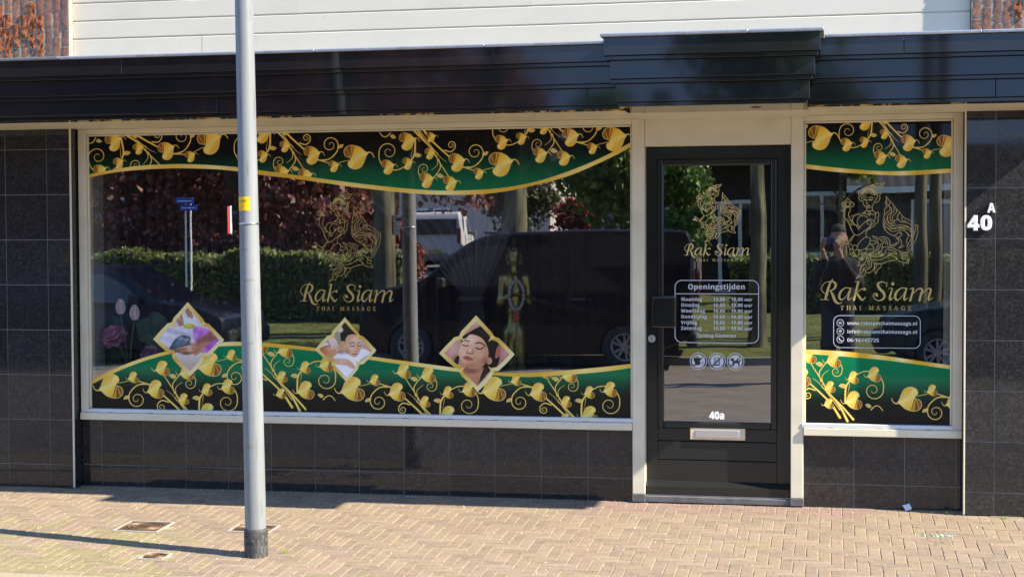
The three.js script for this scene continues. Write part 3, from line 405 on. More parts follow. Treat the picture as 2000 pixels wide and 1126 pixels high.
{
  const leaf = (a, b, c, d, z0 = -0.09, z1 = DZ) => metreUV(rbox(a, b, c, d, z0, z1, 0.003));
  part(door, 'stile', leaf(DX0 + 0.003, GX0 - 0.04, 0.052, 2.268), M.doorPaint); part(door, 'stile', leaf(GX1 + 0.04, DX1 - 0.003, 0.052, 2.268), M.doorPaint);
  part(door, 'rail', leaf(GX0 - 0.039, GX1 + 0.039, GY1 + 0.04, 2.268), M.doorPaint);
  for (const [a, b] of [[0.392, 0.474], [0.27, 0.388], [0.122, 0.266], [0.052, 0.119]]) part(door, 'door_board', metreUV(rbox(GX0 - 0.039, GX1 + 0.039, a, b, -0.09, DZ, 0.004)), M.doorPaint);
  for (const [a, b, c, d] of [[GX0 - 0.04, GX0, GY0 - 0.043, GY1 + 0.04], [GX1, GX1 + 0.04, GY0 - 0.043, GY1 + 0.04], [GX0, GX1, GY1, GY1 + 0.04], [GX0, GX1, GY0 - 0.043, GY0]]) part(door, 'moulding', metreUV(rbox(a, b, c, d, -0.09, DZ + 0.018, 0.012, 3)), M.doorPaint);
  // weather bar: a sloping strip across the foot of the door
  const s = new THREE.Shape([[0, 0], [0.052, 0], [0.052, 0.05], [0, 0.082]].map((p) => new THREE.Vector2(...p))), wb = new THREE.ExtrudeGeometry(s, { depth: DX1 - DX0 - 0.012, bevelEnabled: false }); wb.rotateY(-Math.PI / 2); part(door, 'weather_bar', metreUV(T(wb, DX1 - 0.006, 0.053, DZ + 0.001)), M.doorPaint);
  part(door, 'pane', metreUV(T(new THREE.PlaneGeometry(GX1 - GX0 + 0.02, GY1 - GY0 + 0.02), (GX0 + GX1) / 2, (GY0 + GY1) / 2, -0.05)), M.glass);
}
emblem(door, -0.862, 2.031, 0.000189, 0.0001975, -0.047, '#d8c27c', 16, 'small gold line emblem and script lettering on the door glass');
{
  const [c, x] = canvas(1067, 820); x.translate(0, -20); x.strokeStyle = x.fillStyle = PALE; x.lineWidth = 9; roundRect(x, 58, 62, 960, 726, 80); x.stroke(); x.fillRect(58, 214, 960, 9);
  x.textBaseline = 'alphabetic'; const fit = (s, a, b, w, f) => { x.font = f; x.save(); x.translate(a, b); x.scale(w / x.measureText(s).width, 1); x.fillText(s, 0, 0); x.restore(); };
  fit('Openingstijden', 205, 166, 662, 'bold 84px sans-serif');
  [['Maandag', 248], ['Dinsdag', 218], ['Woensdag', 280], ['Donderdag', 302], ['Vrijdag', 190], ['Zaterdag', 242]].forEach(([d, w], i) => { const y = 302 + i * 67.6; fit(d, 126, y, w, 'bold 58px sans-serif'); fit('10.00', 498, y, 138, 'bold 56px sans-serif'); fit('-', 664, y - 4, 18, 'bold 56px sans-serif'); fit('19.00 uur', 702, y, 246, 'bold 56px sans-serif'); });
  fit('Zondag Gesloten', 308, 724, 456, 'bold 56px sans-serif');
  clearPrint(door, 'opening_hours', -1.0065, -0.4185, 1.411 + 58 * 0.000547 - 20 * 0.000547 - 820 * 0.000547 + 0.011, 1.411 + 58 * 0.000547 - 20 * 0.000547 + 0.011, -0.046, c, 'pale opening hours in a rounded box on the door glass');
}
for (const [k, cx, label] of [['silence_pictogram', -0.825, 'round pale pictogram of a speaking head struck through'], ['phone_pictogram', -0.707, 'round pale pictogram of a telephone struck through'], ['dog_pictogram', -0.59, 'round pale pictogram of a dog struck through']]) {
  const [c, x] = canvas(256, 256); x.translate(128, 128); x.scale(1.22, 1.22); x.strokeStyle = x.fillStyle = PALE;
  x.lineWidth = 8; x.beginPath(); x.arc(0, 0, 96, 0, 6.2832); x.stroke(); x.beginPath(); x.arc(0, 0, 76, 0, 6.2832); x.fill();
  x.globalCompositeOperation = 'destination-out'; x.lineCap = 'butt';
  if (k[0] === 's') { x.beginPath(); x.arc(-18, -20, 40, 0, 6.2832); x.fill(); blob(x, '#000', -40, 0, 0, 0, 26, 10, 20, 26, 30, 34, -6, 46, -30, 44); for (const a of [-12, 6, 24]) { x.lineWidth = 6; x.beginPath(); x.moveTo(40, 18 + a * 0.5); x.lineTo(58, 14 + a); x.stroke(); } }
  if (k[0] === 'p') { x.lineWidth = 9; x.strokeRect(-26, -44, 52, 88); x.fillRect(-26, 34, 52, 12); x.fillRect(-26, -48, 52, 10); x.lineWidth = 4; x.beginPath(); x.arc(0, 0, 22, 0, 6.2832); x.stroke(); x.font = 'bold 26px sans-serif'; x.textAlign = 'center'; x.fillText('d', 0, 10); }
  if (k[0] === 'd') { blob(x, '#000', -62, -16, -36, -44, -16, -24, -30, -6, -50, -8); x.fillRect(-34, -10, 78, 30); x.fillRect(-28, 10, 14, 44); x.fillRect(30, 10, 16, 46); blob(x, '#000', 36, -8, 52, -26, 60, -22, 48, 0); }
  x.lineWidth = 15; x.beginPath(); x.moveTo(-56, 56); x.lineTo(56, -56); x.stroke();
  x.globalCompositeOperation = 'source-over';
  clearPrint(door, k, cx - 0.058, cx + 0.058, 0.904 - 0.058, 0.904 + 0.058, -0.046, c, label);
}
{
  const [c, x] = canvas(256, 150); x.fillStyle = '#f4f4f4'; x.font = 'bold 150px sans-serif'; x.textBaseline = 'alphabetic'; x.save(); x.scale(246 / x.measureText('40a').width, 1); x.fillText('40a', 4, 136); x.strokeStyle = '#f4f4f4'; x.lineWidth = 8; x.strokeText('40a', 4, 136); x.restore();
  clearPrint(door, 'door_number', -0.757, -0.656, 0.53, 0.594, -0.046, c, 'white number on the door glass');
}
{
  const lb = part(door, 'letter_box', metreUV(rbox(-0.878, -0.528, 0.403, 0.481, DZ - 0.01, DZ + 0.014, 0.005, 2)), std({ color: lin(0.72, 0.56, 0.38), roughness: 0.5 }), 'pale letter box with a grey flap');
  part(door, 'letter_flap', rbox(-0.843, -0.565, 0.416, 0.466, DZ, DZ + 0.019, 0.004, 2), M.alu);
  const lock = cyl(0.024, 0.024, 0.02, 28); lock.rotateX(Math.PI / 2); part(door, 'lock_rose', T(lock, -1.123, 1.046, DZ + 0.004), M.steel);
  part(door, 'lock_slot', box(-1.125, -1.121, 1.036, 1.056, DZ + 0.0145, DZ + 0.0155), M.dark);
  part(door, 'push_plate', rbox(-1.119, -0.968, 1.118, 1.316, DZ + 0.01, DZ + 0.035, 0.008, 2), phy({ color: lin(0.014, 0.016, 0.016), roughness: 0.12, clearcoat: 1, clearcoatRoughness: 0.03 }), 'black square push plate over the glass edge');
}

// canopy: stepped boards, the middle part set forward above the door
const canopy = sub(shop, 'canopy', 'black stepped wooden canopy with a zinc edge');
const CX0 = X_BEG, CX1 = 1.52, CT = 2.815;
function boards(x0, x1, zf, sideways, top, h) {   // from the top down: wide board, narrow strip, three times
  let y = top; const s = h / 0.375;
  for (let k = 0; k < 3; k++) {
    const o1 = k * 0.03, o2 = o1 + 0.012, i1 = sideways ? o1 : 0, i2 = sideways ? o2 : 0;
    const ends = sideways ? [x0 + i1, x1 - i1] : [[x0, -4.3, -1.95, 0.4, x1], [x0, -5.6, -2.9, -0.6, x1 - 0.03], [x0, -3.7, -1.4, 0.9, x1 - 0.06]][k];
    for (let e = 0; e + 1 < ends.length; e++) { const b = part(canopy, 'fascia_board', metreUV(rbox(ends[e] + 0.0008, ends[e + 1] - 0.0008, y - 0.1 * s, y, sideways ? 0.6 : zf - o1 - 0.13, zf - o1, 0.003), 1, rnd(), rnd()), M.black); if (!sideways) b.rotation.set(rr(-0.0006, 0.0006), rr(-0.0004, 0.0004), 0); } y -= 0.1005 * s;
    part(canopy, 'fascia_strip', metreUV(rbox(x0 + i2, x1 - (sideways ? i2 : k * 0.03 + 0.012), y - 0.024 * s, y, sideways ? 0.6 : zf - o2 - 0.13, zf - o2, 0.004), 1, rnd(), rnd()), M.black); y -= 0.0245 * s;
  }
}
const ZC = 0.93, ZB = 1.14, BX0 = -1.265, BX1 = -0.055;
boards(CX0, CX1, ZC, false, CT, 0.372); boards(BX0, BX1, ZB, true, CT + 0.012, 0.388);
for (const [a, b] of [[CX0, -4.72], [-4.718, -3.05], [-3.048, -2.0], [-1.998, BX0 - 0.02], [BX1 + 0.02, 0.82], [0.822, CX1 + 0.01]]) part(canopy, 'zinc_edge', metreUV(rbox(a, b, CT + 0.001, CT + 0.02, ZC - 0.12, ZC + 0.012, 0.006, 2)), a < -5 ? M.zincDark : M.zinc);
for (const [a, b] of [[BX0 - 0.018, -0.45], [-0.448, BX1 + 0.018]]) part(canopy, 'zinc_edge', metreUV(rbox(a, b, CT + 0.013, CT + 0.034, ZB - 0.4, ZB + 0.014, 0.007, 2)), M.zinc);
part(canopy, 'roof_sheet', box(CX0, CX1, CT - 0.012, CT - 0.004, 0.02, ZC - 0.131), M.zincDark);
part(canopy, 'soffit', metreUV(box(CX0, CX1 - 0.08, 2.4495, 2.4615, -0.03, ZC - 0.075 - 0.13)), M.cream);
part(canopy, 'soffit', metreUV(box(BX0 + 0.075, BX1 - 0.075, 2.4432, 2.449, 0.05, ZB - 0.09)), M.cream, 'cream soffit of the part above the door');
for (const sx of [-0.42]) { const g = cyl(0.032, 0.032, 0.006, 28), d = cyl(0.022, 0.022, 0.008, 24); part(canopy, 'spotlight_ring', T(g, sx, 2.4405, 0.86), M.zincDark); part(canopy, 'spotlight_lens', T(d, sx, 2.4395, 0.86), M.dark); }
part(canopy, 'end_board', box(CX1 - 0.03, CX1 - 0.005, 2.462, CT - 0.013, 0.02, ZC - 0.132), M.black);

// white boarding above the canopy: each plank has chamfered long edges
const cladding = sub(shop, 'cladding', 'white painted horizontal plank cladding above the canopy');
part(cladding, 'backing', box(-5.1, 0.84, 2.6, 4.1, -0.08, -0.021), M.plank);
{
  const prof = (h) => { const s = new THREE.Shape([[-0.02, 0], [-0.009, 0], [0, 0.0085], [0, h - 0.006], [-0.006, h - 0.0005], [-0.02, h - 0.0005]].map((p) => new THREE.Vector2(...p))); return s; };
  let y = 2.70;
  for (let k = 0; k < 11; k++, y += 0.122) {
    const cuts = k === 2 ? [-5.095, -4.155, 0.835] : k % 3 === 1 ? [-5.095, -1.9, 0.835] : [-5.095, 0.835];
    for (let i = 0; i + 1 < cuts.length; i++) {
      const L = cuts[i + 1] - cuts[i] - 0.0015, g = new THREE.ExtrudeGeometry(prof(0.1215), { depth: L, bevelEnabled: false }); g.rotateY(Math.PI / 2); g.scale(1, 1, -1);
      const idx = g.index; const ng = g.toNonIndexed ? g : g; // mirrored: flip the winding
      const p = ng.attributes.position; for (let t = 0; t < p.count; t += 3) { const a = [p.getX(t), p.getY(t), p.getZ(t)]; p.setXYZ(t, p.getX(t + 1), p.getY(t + 1), p.getZ(t + 1)); p.setXYZ(t + 1, ...a); }
      ng.computeVertexNormals();
      const m = part(cladding, 'plank', metreUV(ng, 1, rnd() * 3, rnd() * 3), M.plank); m.position.set(cuts[i], y, rr(-0.0008, 0.0008));
    }
  }
}
// brick either side: upright bricks, some spalled to a rough orange face
M.brick = [[0.4, 0.19, 0.13], [0.33, 0.18, 0.14], [0.46, 0.22, 0.15], [0.3, 0.19, 0.16]].map((c, k) => std({ color: lin(...c), roughness: 0.9, map: grainTex(120, 255, 5, F2, F3, 0.6), bumpMap: dataTex(256, (x, y) => { const v = 255 * F3[((y * (k + 1)) & 511) * 512 + ((x * 2) & 511)] * 0.5 + 127 * F2[(y & 511) * 512 + x]; return [v, v, v]; }, false, 6), bumpScale: 0.006 }));
M.spall = std({ color: lin(0.62, 0.2, 0.08), roughness: 0.95, map: grainTex(110, 255, 9, F4, F3, 0.6), bumpMap: dataTex(512, (x, y, i) => { const v = 255 * (F4[i] * 0.6 + F3[i] * 0.4); return [v, v, v]; }, false, 9), bumpScale: 0.012 });
function roughBrick(w, h, d, amp, seed) {
  const g = new RoundedBoxGeometry(w, h, d, 2, 0.005), r = RNG(seed), p = g.attributes.position, memo = new Map();
  const big = new THREE.BoxGeometry(w, h, d, 4, Math.max(4, Math.round(h / 0.016)), 1), q = big.attributes.position;
  for (let i = 0; i < q.count; i++) { const key = [q.getX(i), q.getY(i), q.getZ(i)].map((v) => v.toFixed(4)).join(); if (!memo.has(key)) memo.set(key, [r() - 0.5, r() - 0.5, r()]); const [a, b, c] = memo.get(key); q.setXYZ(i, q.getX(i) + a * amp * 0.5, q.getY(i) + b * amp * 0.5, q.getZ(i) > 0 ? q.getZ(i) - c * amp - (Math.abs(q.getX(i)) > w * 0.45 ? 0.0015 : 0) : q.getZ(i)); }
  big.computeVertexNormals(); return metreUV(big, 1, r(), r());
}
function brickWall(label, x0, x1, y0, y1, z, fromRight, spallRows) {
  const g = sub(shop, 'brick_wall', label), P = 0.0605, J = 0.0125;
  part(g, 'mortar', metreUV(box(x0, x1, y0, y1, -0.08, z - 0.001)), M.mortar);
  const n = Math.floor((x1 - x0) / P), cache = new Map();
  for (let i = 0; i < n; i++) {
    const cx = fromRight ? x1 - (i + 0.5) * P : x0 + (i + 0.5) * P; let y = y0 - [0.02, 0.06, 0.05, 0.08, 0.03, 0.07][i % 6] + 0.06; let k = i;
    while (y < y1) {
      const h = [0.205, 0.1, 0.205, 0.155][k % 4], a = Math.max(y, y0), b = Math.min(y + h, y1), mid = (a + b) / 2; y += h + J; k++;
      if (b - a < 0.02) continue;
      const sp = spallRows(i, mid), d = sp ? 0.013 : [0.003, 0.005, 0.0025, 0.006, 0.004][(i * 3 + k) % 5], key = (b - a).toFixed(3) + sp + (k % 3);
      if (!cache.has(key)) cache.set(key, roughBrick(P - J, b - a, 0.06, sp ? 0.014 : 0.003, 100 + cache.size));
      const m = part(g, 'brick', cache.get(key), sp ? M.spall : M.brick[Math.floor(rnd() * 4)]); m.position.set(cx, mid, z - 0.03 + d);
    }
  }
}
brickWall('weathered brick wall left of the white cladding', -6.0, -5.097, 2.76, 3.6, 0.055, true, (i, y) => i >= 3 && i < 10 && y > 3.0 && y < 3.24);
brickWall('weathered brick wall right of the white cladding', 0.838, 1.6, 2.76, 3.6, 0.055, false, (i, y) => i >= 4 && i < 9 && y > 3.0 && y < 3.25);
part(shop, 'upper_wall', metreUV(box(X_BEG, -6.002, 2.6, 6.5, -0.1, 0.05)), M.brick[0]); part(shop, 'upper_wall', metreUV(box(1.602, X_END, 2.6, 6.5, -0.1, 0.05)), M.brick[0]);
part(shop, 'upper_wall', metreUV(box(-6.0, 1.6, 4.1, 6.5, -0.1, 0.03)), M.brick[1]);

// house number
const font = await new FontLoader().loadAsync('fonts/droid/droid_sans_bold.typeface.json');
const hn = sub(shop, 'house_number', 'white metal house number on the granite pier');
function digit(name, ch, x0, x1, y0, y1) {
  const g = new TextGeometry(ch, { font, size: 1, depth: 0.12, bevelEnabled: true, bevelSize: 0.04, bevelThickness: 0.02, bevelSegments: 2, curveSegments: 12 }); g.computeBoundingBox(); const b = g.boundingBox;
  g.translate(-b.min.x, -b.min.y, 0); g.scale((x1 - x0) / (b.max.x - b.min.x), (y1 - y0) / (b.max.y - b.min.y), 0.1);
  part(hn, name, T(g, x0, y0, ZR + 0.003), M.white);
}
digit('numeral_four', '4', 0.811, 0.882, 1.727, 1.82); digit('numeral_zero', '0', 0.887, 0.956, 1.727, 1.82); digit('letter_a', 'A', 0.927, 0.975, 1.835, 1.892);

// the room behind the glass
const room = sub(shop, 'room');
part(room, 'floor', box(-5.2, 0.9, -0.02, 0.06, -3.2, -0.17), M.room); part(room, 'ceiling', box(-5.2, 0.9, 2.5, 2.6, -3.2, -0.1), M.room);
part(room, 'back_wall', box(-5.2, 0.9, 0.06, 2.5, -3.3, -3.2), M.room); part(room, 'side_wall', box(-5.3, -5.2, -0.02, 2.6, -3.2, -0.05), M.room); part(room, 'side_wall', box(0.9, 1.0, -0.02, 2.6, -3.2, -0.05), M.room);
part(room, 'apron', box(-5.2, -1.245, 0.0, 0.46, -0.14, -0.052), M.room); part(room, 'apron', box(-0.16, 0.9, 0.0, 0.45, -0.14, -0.052), M.room);
part(room, 'window_board', box(-5.15, -1.25, 0.44, 0.465, -0.72, -0.143), M.room);
part(room, 'reveal', box(-5.06, -4.995, 0.47, 2.45, -0.22, -0.06), M.reveal); part(room, 'reveal', box(0.69, 0.75, 0.46, 2.45, -0.12, -0.06), M.reveal);
part(room, 'lintel', box(-5.2, 0.9, 2.46, 2.62, -0.12, -0.03), M.room);
// ---------------------------------------------------------------- curtains, statue, flowers behind the large window
function pleats(x0, x1, y0, y1, z, amp, pitch, seed) {
  const r = RNG(seed), n = Math.round((x1 - x0) / 0.012), m = 6, g = new THREE.PlaneGeometry(x1 - x0, y1 - y0, n, m), p = g.attributes.position, ph = []; for (let i = 0; i < 60; i++) ph.push(r() * 0.5);
  for (let i = 0; i < p.count; i++) { const x = p.getX(i) + (x1 - x0) / 2, k = Math.max(0, Math.floor(x / pitch)) % 60; p.setZ(i, amp * Math.sin(x / pitch * 6.2832 + ph[k] * 0.6) * (0.8 + 0.2 * Math.sin(x * 3.1))); }
  g.computeVertexNormals(); return T(g, (x0 + x1) / 2, (y0 + y1) / 2, z);
}
{
  const a = part(scene, 'back_curtain', pleats(-5.15, -1.26, 0.07, 2.46, -0.86, 0.02, 0.085, 5), M.curtain); a.userData = { label: 'dark pleated curtain hanging behind the large shop window', category: 'curtain', group: 'dark curtains behind the windows' };
  const b = part(scene, 'back_curtain_001', pleats(-0.2, 0.85, 0.07, 2.46, -0.5, 0.018, 0.08, 9), M.curtain); b.userData = { label: 'dark pleated curtain hanging behind the narrow window', category: 'curtain', group: 'dark curtains behind the windows' };
  // a tied-back drape: wide at the top, gathered at the waist, flaring below
  const g = new THREE.PlaneGeometry(1, 1, 90, 60), p = g.attributes.position;
  for (let i = 0; i < p.count; i++) {
    const u = p.getX(i) + 0.5, v = p.getY(i) + 0.5, y = 0.47 + v * 1.9, t = Math.abs(y - 1.28), w = 0.13 + Math.min(1, t / 0.8) * (y > 1.28 ? 0.75 : 0.26), shift = y > 1.28 ? -0.5 * Math.pow(Math.min(1, t / 0.9), 1.3) : 0;
    const fold = Math.sin(u * 6.2832 * 9) * (0.012 + 0.012 * Math.min(1, t / 0.4));
    p.setXYZ(i, -2.42 + (u - 0.5) * w + shift * (1 - u), y, -0.55 + fold + 0.05 * Math.sin(u * 3.14));
  }
  g.computeVertexNormals();
  const d = thing('tied_drape', 'grey drape gathered with a tie back beside the gold statue', 'drape'); part(d, 'fabric', g, new THREE.MeshStandardMaterial({ color: lin(0.1, 0.1, 0.105), roughness: 0.85, side: THREE.DoubleSide }));
  const tie = new THREE.TorusGeometry(0.075, 0.016, 8, 24); tie.rotateX(Math.PI / 2); tie.scale(1, 1.4, 0.6); part(d, 'tie_back', T(tie, -2.42, 1.28, -0.52), M.drape);
}
// smooth bodies from tapered bones
function bones(list, cell, blend = 0.03) {
  const b = new THREE.Box3(); for (const [p, r, q, s] of list) { b.expandByPoint(new THREE.Vector3(...p).addScalar(r)); b.expandByPoint(new THREE.Vector3(...p).addScalar(-r)); b.expandByPoint(new THREE.Vector3(...q).addScalar(s)); b.expandByPoint(new THREE.Vector3(...q).addScalar(-s)); }
  const c = b.getCenter(new THREE.Vector3()), sz = b.getSize(new THREE.Vector3()), half = Math.max(sz.x, sz.y, sz.z) / 2 + cell * 4, N = Math.min(120, Math.ceil(2 * half / cell));
  const mc = new MarchingCubes(N, new THREE.MeshStandardMaterial(), false, false, 400000); mc.isolation = 0; const f = mc.field, P = new THREE.Vector3(), A = new THREE.Vector3(), B = new THREE.Vector3();
  for (let k = 0; k < N; k++) for (let j = 0; j < N; j++) for (let i = 0; i < N; i++) {
    P.set((i - N / 2) / (N / 2), (j - N / 2) / (N / 2), (k - N / 2) / (N / 2)).multiplyScalar(half).add(c); let acc = 0, best = 9;
    for (const [p, r, q, s] of list) { A.set(...q).sub(B.set(...p)); const L = A.lengthSq(), t = L ? Math.max(0, Math.min(1, P.clone().sub(B).dot(A) / L)) : 0; const d = P.distanceTo(B.addScaledVector(A, t)) - (r + (s - r) * t); best = Math.min(best, d); acc += Math.exp(-d / blend); }
    f[i + j * N + k * N * N] = -(best > 0.25 ? best : -blend * Math.log(acc));
  }
  mc.update(); const n = mc.count, pos = mc.positionArray.slice(0, n * 3), nor = mc.normalArray.slice(0, n * 3), g = new THREE.BufferGeometry();
  for (let i = 0; i < n; i++) { pos[3 * i] = pos[3 * i] * half + c.x; pos[3 * i + 1] = pos[3 * i + 1] * half + c.y; pos[3 * i + 2] = pos[3 * i + 2] * half + c.z; }
  g.setAttribute('position', new THREE.BufferAttribute(pos, 3)); g.setAttribute('normal', new THREE.BufferAttribute(nor, 3)); g.setAttribute('uv', new THREE.BufferAttribute(new Float32Array(n * 2), 2)); return g;
}
{
  const gold = std({ color: lin(0.27, 0.24, 0.09), roughness: 0.3, metalness: 0.85, bumpMap: grainTex(0, 255, 9), bumpScale: 0.002 });
  const s = thing('gold_statue', 'gold standing statue with palms pressed together, wearing a garland', 'statue', [-2.1, 0.68, -0.42], 0.35); s.scale.set(0.76, 0.97, 0.8);
  const y = 0.38;
  part(s, 'body', bones([[[0, y + 0.0, 0], 0.075, [0, y + 0.16, 0], 0.062], [[0, y + 0.16, 0], 0.055, [0, y + 0.22, 0], 0.058], [[0, y + 0.22, 0], 0.058, [0, y + 0.35, 0], 0.075], [[-0.09, y + 0.385, 0], 0.032, [0.09, y + 0.385, 0], 0.032], [[0, y + 0.4, 0], 0.03, [0, y + 0.47, 0.005], 0.026], [[0, y + 0.52, 0.01], 0.05, [0, y + 0.57, 0.008], 0.054],
    [[-0.055, -0.38 + y + 0.02, 0], 0.05, [-0.04, y, 0], 0.07], [[0.055, -0.38 + y + 0.02, 0], 0.05, [0.04, y, 0], 0.07],
    [[-0.11, y + 0.38, 0], 0.034, [-0.13, y + 0.22, 0.01], 0.026], [[-0.13, y + 0.22, 0.01], 0.026, [-0.015, y + 0.3, 0.1], 0.017], [[0.11, y + 0.38, 0], 0.034, [0.13, y + 0.22, 0.01], 0.026], [[0.13, y + 0.22, 0.01], 0.026, [0.015, y + 0.3, 0.1], 0.017], [[-0.012, y + 0.3, 0.1], 0.015, [-0.006, y + 0.4, 0.085], 0.008], [[0.012, y + 0.3, 0.1], 0.015, [0.006, y + 0.4, 0.085], 0.008], [[0, y + 0.535, 0.055], 0.006, [0, y + 0.515, 0.066], 0.01]], 0.0085, 0.012), gold);
  part(s, 'head_dress', [T(new THREE.SphereGeometry(0.06, 24, 14, 0, 6.3, 0, 1.5).scale(1, 0.9, 1), 0, y + 0.575, 0), T(cyl(0.035, 0.022, 0.04, 20), 0, y + 0.635, 0), T(new THREE.SphereGeometry(0.022, 16, 10), 0, y + 0.658, 0), T(new THREE.TorusGeometry(0.058, 0.008, 8, 30).rotateX(1.57), 0, y + 0.578, 0)], M.dark);
  for (const sx of [-1, 1]) part(s, 'ear', T(new THREE.TorusGeometry(0.02, 0.007, 8, 18).scale(0.6, 1.5, 1), sx * 0.056, y + 0.52, 0), gold);
  part(s, 'face_lines', [T(new THREE.TorusGeometry(0.014, 0.0025, 6, 14, 3.14).rotateZ(3.14), -0.02, y + 0.548, 0.058), T(new THREE.TorusGeometry(0.014, 0.0025, 6, 14, 3.14).rotateZ(3.14), 0.02, y + 0.548, 0.058), T(new THREE.TorusGeometry(0.013, 0.003, 6, 14, 3.14).rotateZ(3.14), 0, y + 0.502, 0.056)], M.dark);
  part(s, 'sash', [T(new THREE.TorusGeometry(0.073, 0.007, 8, 30).rotateX(1.57), 0, y + 0.15, 0), T(new THREE.TorusGeometry(0.067, 0.006, 8, 30).rotateX(1.57), 0, y + 0.185, 0), T(rbox(-0.014, 0.014, 0, 0.3, -0.005, 0.005, 0.004), 0.01, y - 0.16, 0.08)], gold);
  const ring = []; for (let i = 0; i < 22; i++) { const a = i / 22 * 6.2832; ring.push(T(new THREE.IcosahedronGeometry(0.015, 1), 0.065 * Math.cos(a), y + 0.27 + 0.1 * Math.sin(a), 0.115)); }
  part(s, 'garland', ring, std({ color: lin(0.28, 0.28, 0.3), roughness: 0.8 }));
  part(s, 'garland_tail', [T(cyl(0.02, 0.016, 0.05, 14), 0, y + 0.15, 0.115), T(new THREE.IcosahedronGeometry(0.03, 1).scale(1.1, 0.7, 0.8), 0, y + 0.105, 0.112)], std({ color: lin(0.42, 0.09, 0.04), roughness: 0.8 }));
  part(s, 'stand', [T(cyl(0.14, 0.13, 0.02, 32), 0, 0.01, 0), T(cyl(0.15, 0.13, 0.225, 32), 0, -0.112, 0)], M.dark);
}
{
  const L = thing('cushion', 'round dark grey cushion on the window board before the statue', 'cushion', [-2.1, 0.466, -0.25]);
  const g = new THREE.SphereGeometry(0.115, 28, 18); g.scale(1, 1.35, 0.75); part(L, 'cover', T(g, 0, 0.155, 0), std({ color: lin(0.06, 0.065, 0.06), roughness: 0.9, map: grainTex(170, 255, 9) }));
  part(L, 'seam', T(new THREE.TorusGeometry(0.116, 0.004, 6, 40).scale(1, 1.35, 1), 0, 0.155, 0), M.dark);
}
// lotus arrangement
const pot = thing('ribbed_vase', 'grey green ribbed vase holding lotus flowers in the left corner of the window', 'vase', [-4.84, 0.466, -0.27]);
{
  const pr = [[0.0, 0], [0.085, 0], [0.11, 0.1], [0.115, 0.22], [0.1, 0.31], [0.105, 0.34], [0.095, 0.345], [0.09, 0.31]].map((p) => new THREE.Vector2(...p)), g = new THREE.LatheGeometry(new THREE.SplineCurve(pr).getPoints(40), 72), p = g.attributes.position;
  for (let i = 0; i < p.count; i++) { const a = Math.atan2(p.getZ(i), p.getX(i)), k = 1 + 0.02 * Math.sin(a * 26) * (p.getY(i) < 0.3 ? 1 : 0); p.setX(i, p.getX(i) * k); p.setZ(i, p.getZ(i) * k); } g.computeVertexNormals();
  part(pot, 'body', g, std({ color: lin(0.5, 0.48, 0.33), roughness: 0.5, map: grainTex(90, 255, 3), side: THREE.DoubleSide }));
  part(pot, 'rim', T(new THREE.TorusGeometry(0.101, 0.007, 8, 48).rotateX(1.57), 0, 0.343, 0), std({ color: lin(0.24, 0.23, 0.16), roughness: 0.45 }));
}
const petalGeo = (w, l, cup) => { const g = new THREE.PlaneGeometry(1, 1, 6, 8), p = g.attributes.position; for (let i = 0; i < p.count; i++) { const u = p.getX(i) * 2, v = p.getY(i) + 0.5, k = Math.sin(Math.min(1, v * 0.93 + 0.07) * 3.1) ** 0.7; p.setXYZ(i, u * w * 0.5 * k, v * l, cup * (u * u * 0.25 * k - Math.sin(v * 2.2) * 0.35) * w); } g.computeVertexNormals(); return g; };
const pinkM = phy({ color: lin(0.75, 0.32, 0.5), roughness: 0.7, side: THREE.DoubleSide, map: dataTex(128, (x, y) => { const v = 190 + 60 * (F3[(y * 512 + x) % 262144]); return [v, v - 8, v]; }) });
const pinkPale = phy({ color: lin(0.85, 0.5, 0.64), roughness: 0.7, side: THREE.DoubleSide });
const palePink = phy({ color: lin(0.85, 0.72, 0.72), roughness: 0.7, side: THREE.DoubleSide }), stalkM = std({ color: lin(0.1, 0.16, 0.06), roughness: 0.7 }), leafM = std({ color: lin(0.05, 0.11, 0.05), roughness: 0.6, side: THREE.DoubleSide });
const stalk = (pts, r) => new THREE.TubeGeometry(new THREE.CatmullRomCurve3(pts.map((p) => new THREE.Vector3(...p))), 24, r, 8);
function lotus(label, tip, kind, tilt, scale = 1) {
  const t = thing(kind === 'bud' ? 'lotus_bud' : 'lotus_flower', label, 'flower', [-4.84, 0.78, -0.27], 0, 'lotus flowers in the vase');
  part(t, 'stem', stalk([[rr(-0.03, 0.03), -0.1, rr(-0.03, 0.03)], [tip[0] * 0.4, tip[1] * 0.45, tip[2] * 0.4], tip], 0.006), stalkM);
  const place = (m, a, lean, y = 0) => { m.position.set(tip[0], tip[1] + y, tip[2]); m.rotation.order = 'ZYX'; m.rotation.set(lean, a, tilt); };
  if (kind === 'bud') for (let k = 0; k < 6; k++) { const m = part(t, 'petal', petalGeo(0.062, 0.105, 0.55), palePink); m.rotation.order = 'YXZ'; m.position.set(tip[0], tip[1] - 0.005, tip[2]); m.rotation.set(0.06, k * 1.047, 0); m.scale.setScalar(scale); m.translateZ(0.012 + 0.004 * (k % 2)); }
  else { const bl = sub(t, 'bloom'); bl.position.set(tip[0], tip[1] - 0.02, tip[2]); bl.rotation.set(0.75, 0, tilt); bl.scale.setScalar(scale); for (const [n, l, w, lean, r0] of [[9, 0.085, 0.075, 1.35, 0.01], [9, 0.085, 0.072, 1.0, 0.03], [8, 0.08, 0.066, 0.7, 0.006], [7, 0.075, 0.058, 0.42, 0.02], [5, 0.065, 0.048, 0.18, 0.004]]) for (let k = 0; k < n; k++) { const m = part(bl, 'petal', petalGeo(w, l, -0.9), (k + n) % 3 ? pinkM : pinkPale); m.rotation.order = 'YXZ'; m.rotation.set(lean, k / n * 6.2832 + r0 * 60, 0); } }
  return t;
}
lotus('white lotus bud, the taller one at the left of the vase', [-0.045, 0.4, 0.03], 'bud', 0);
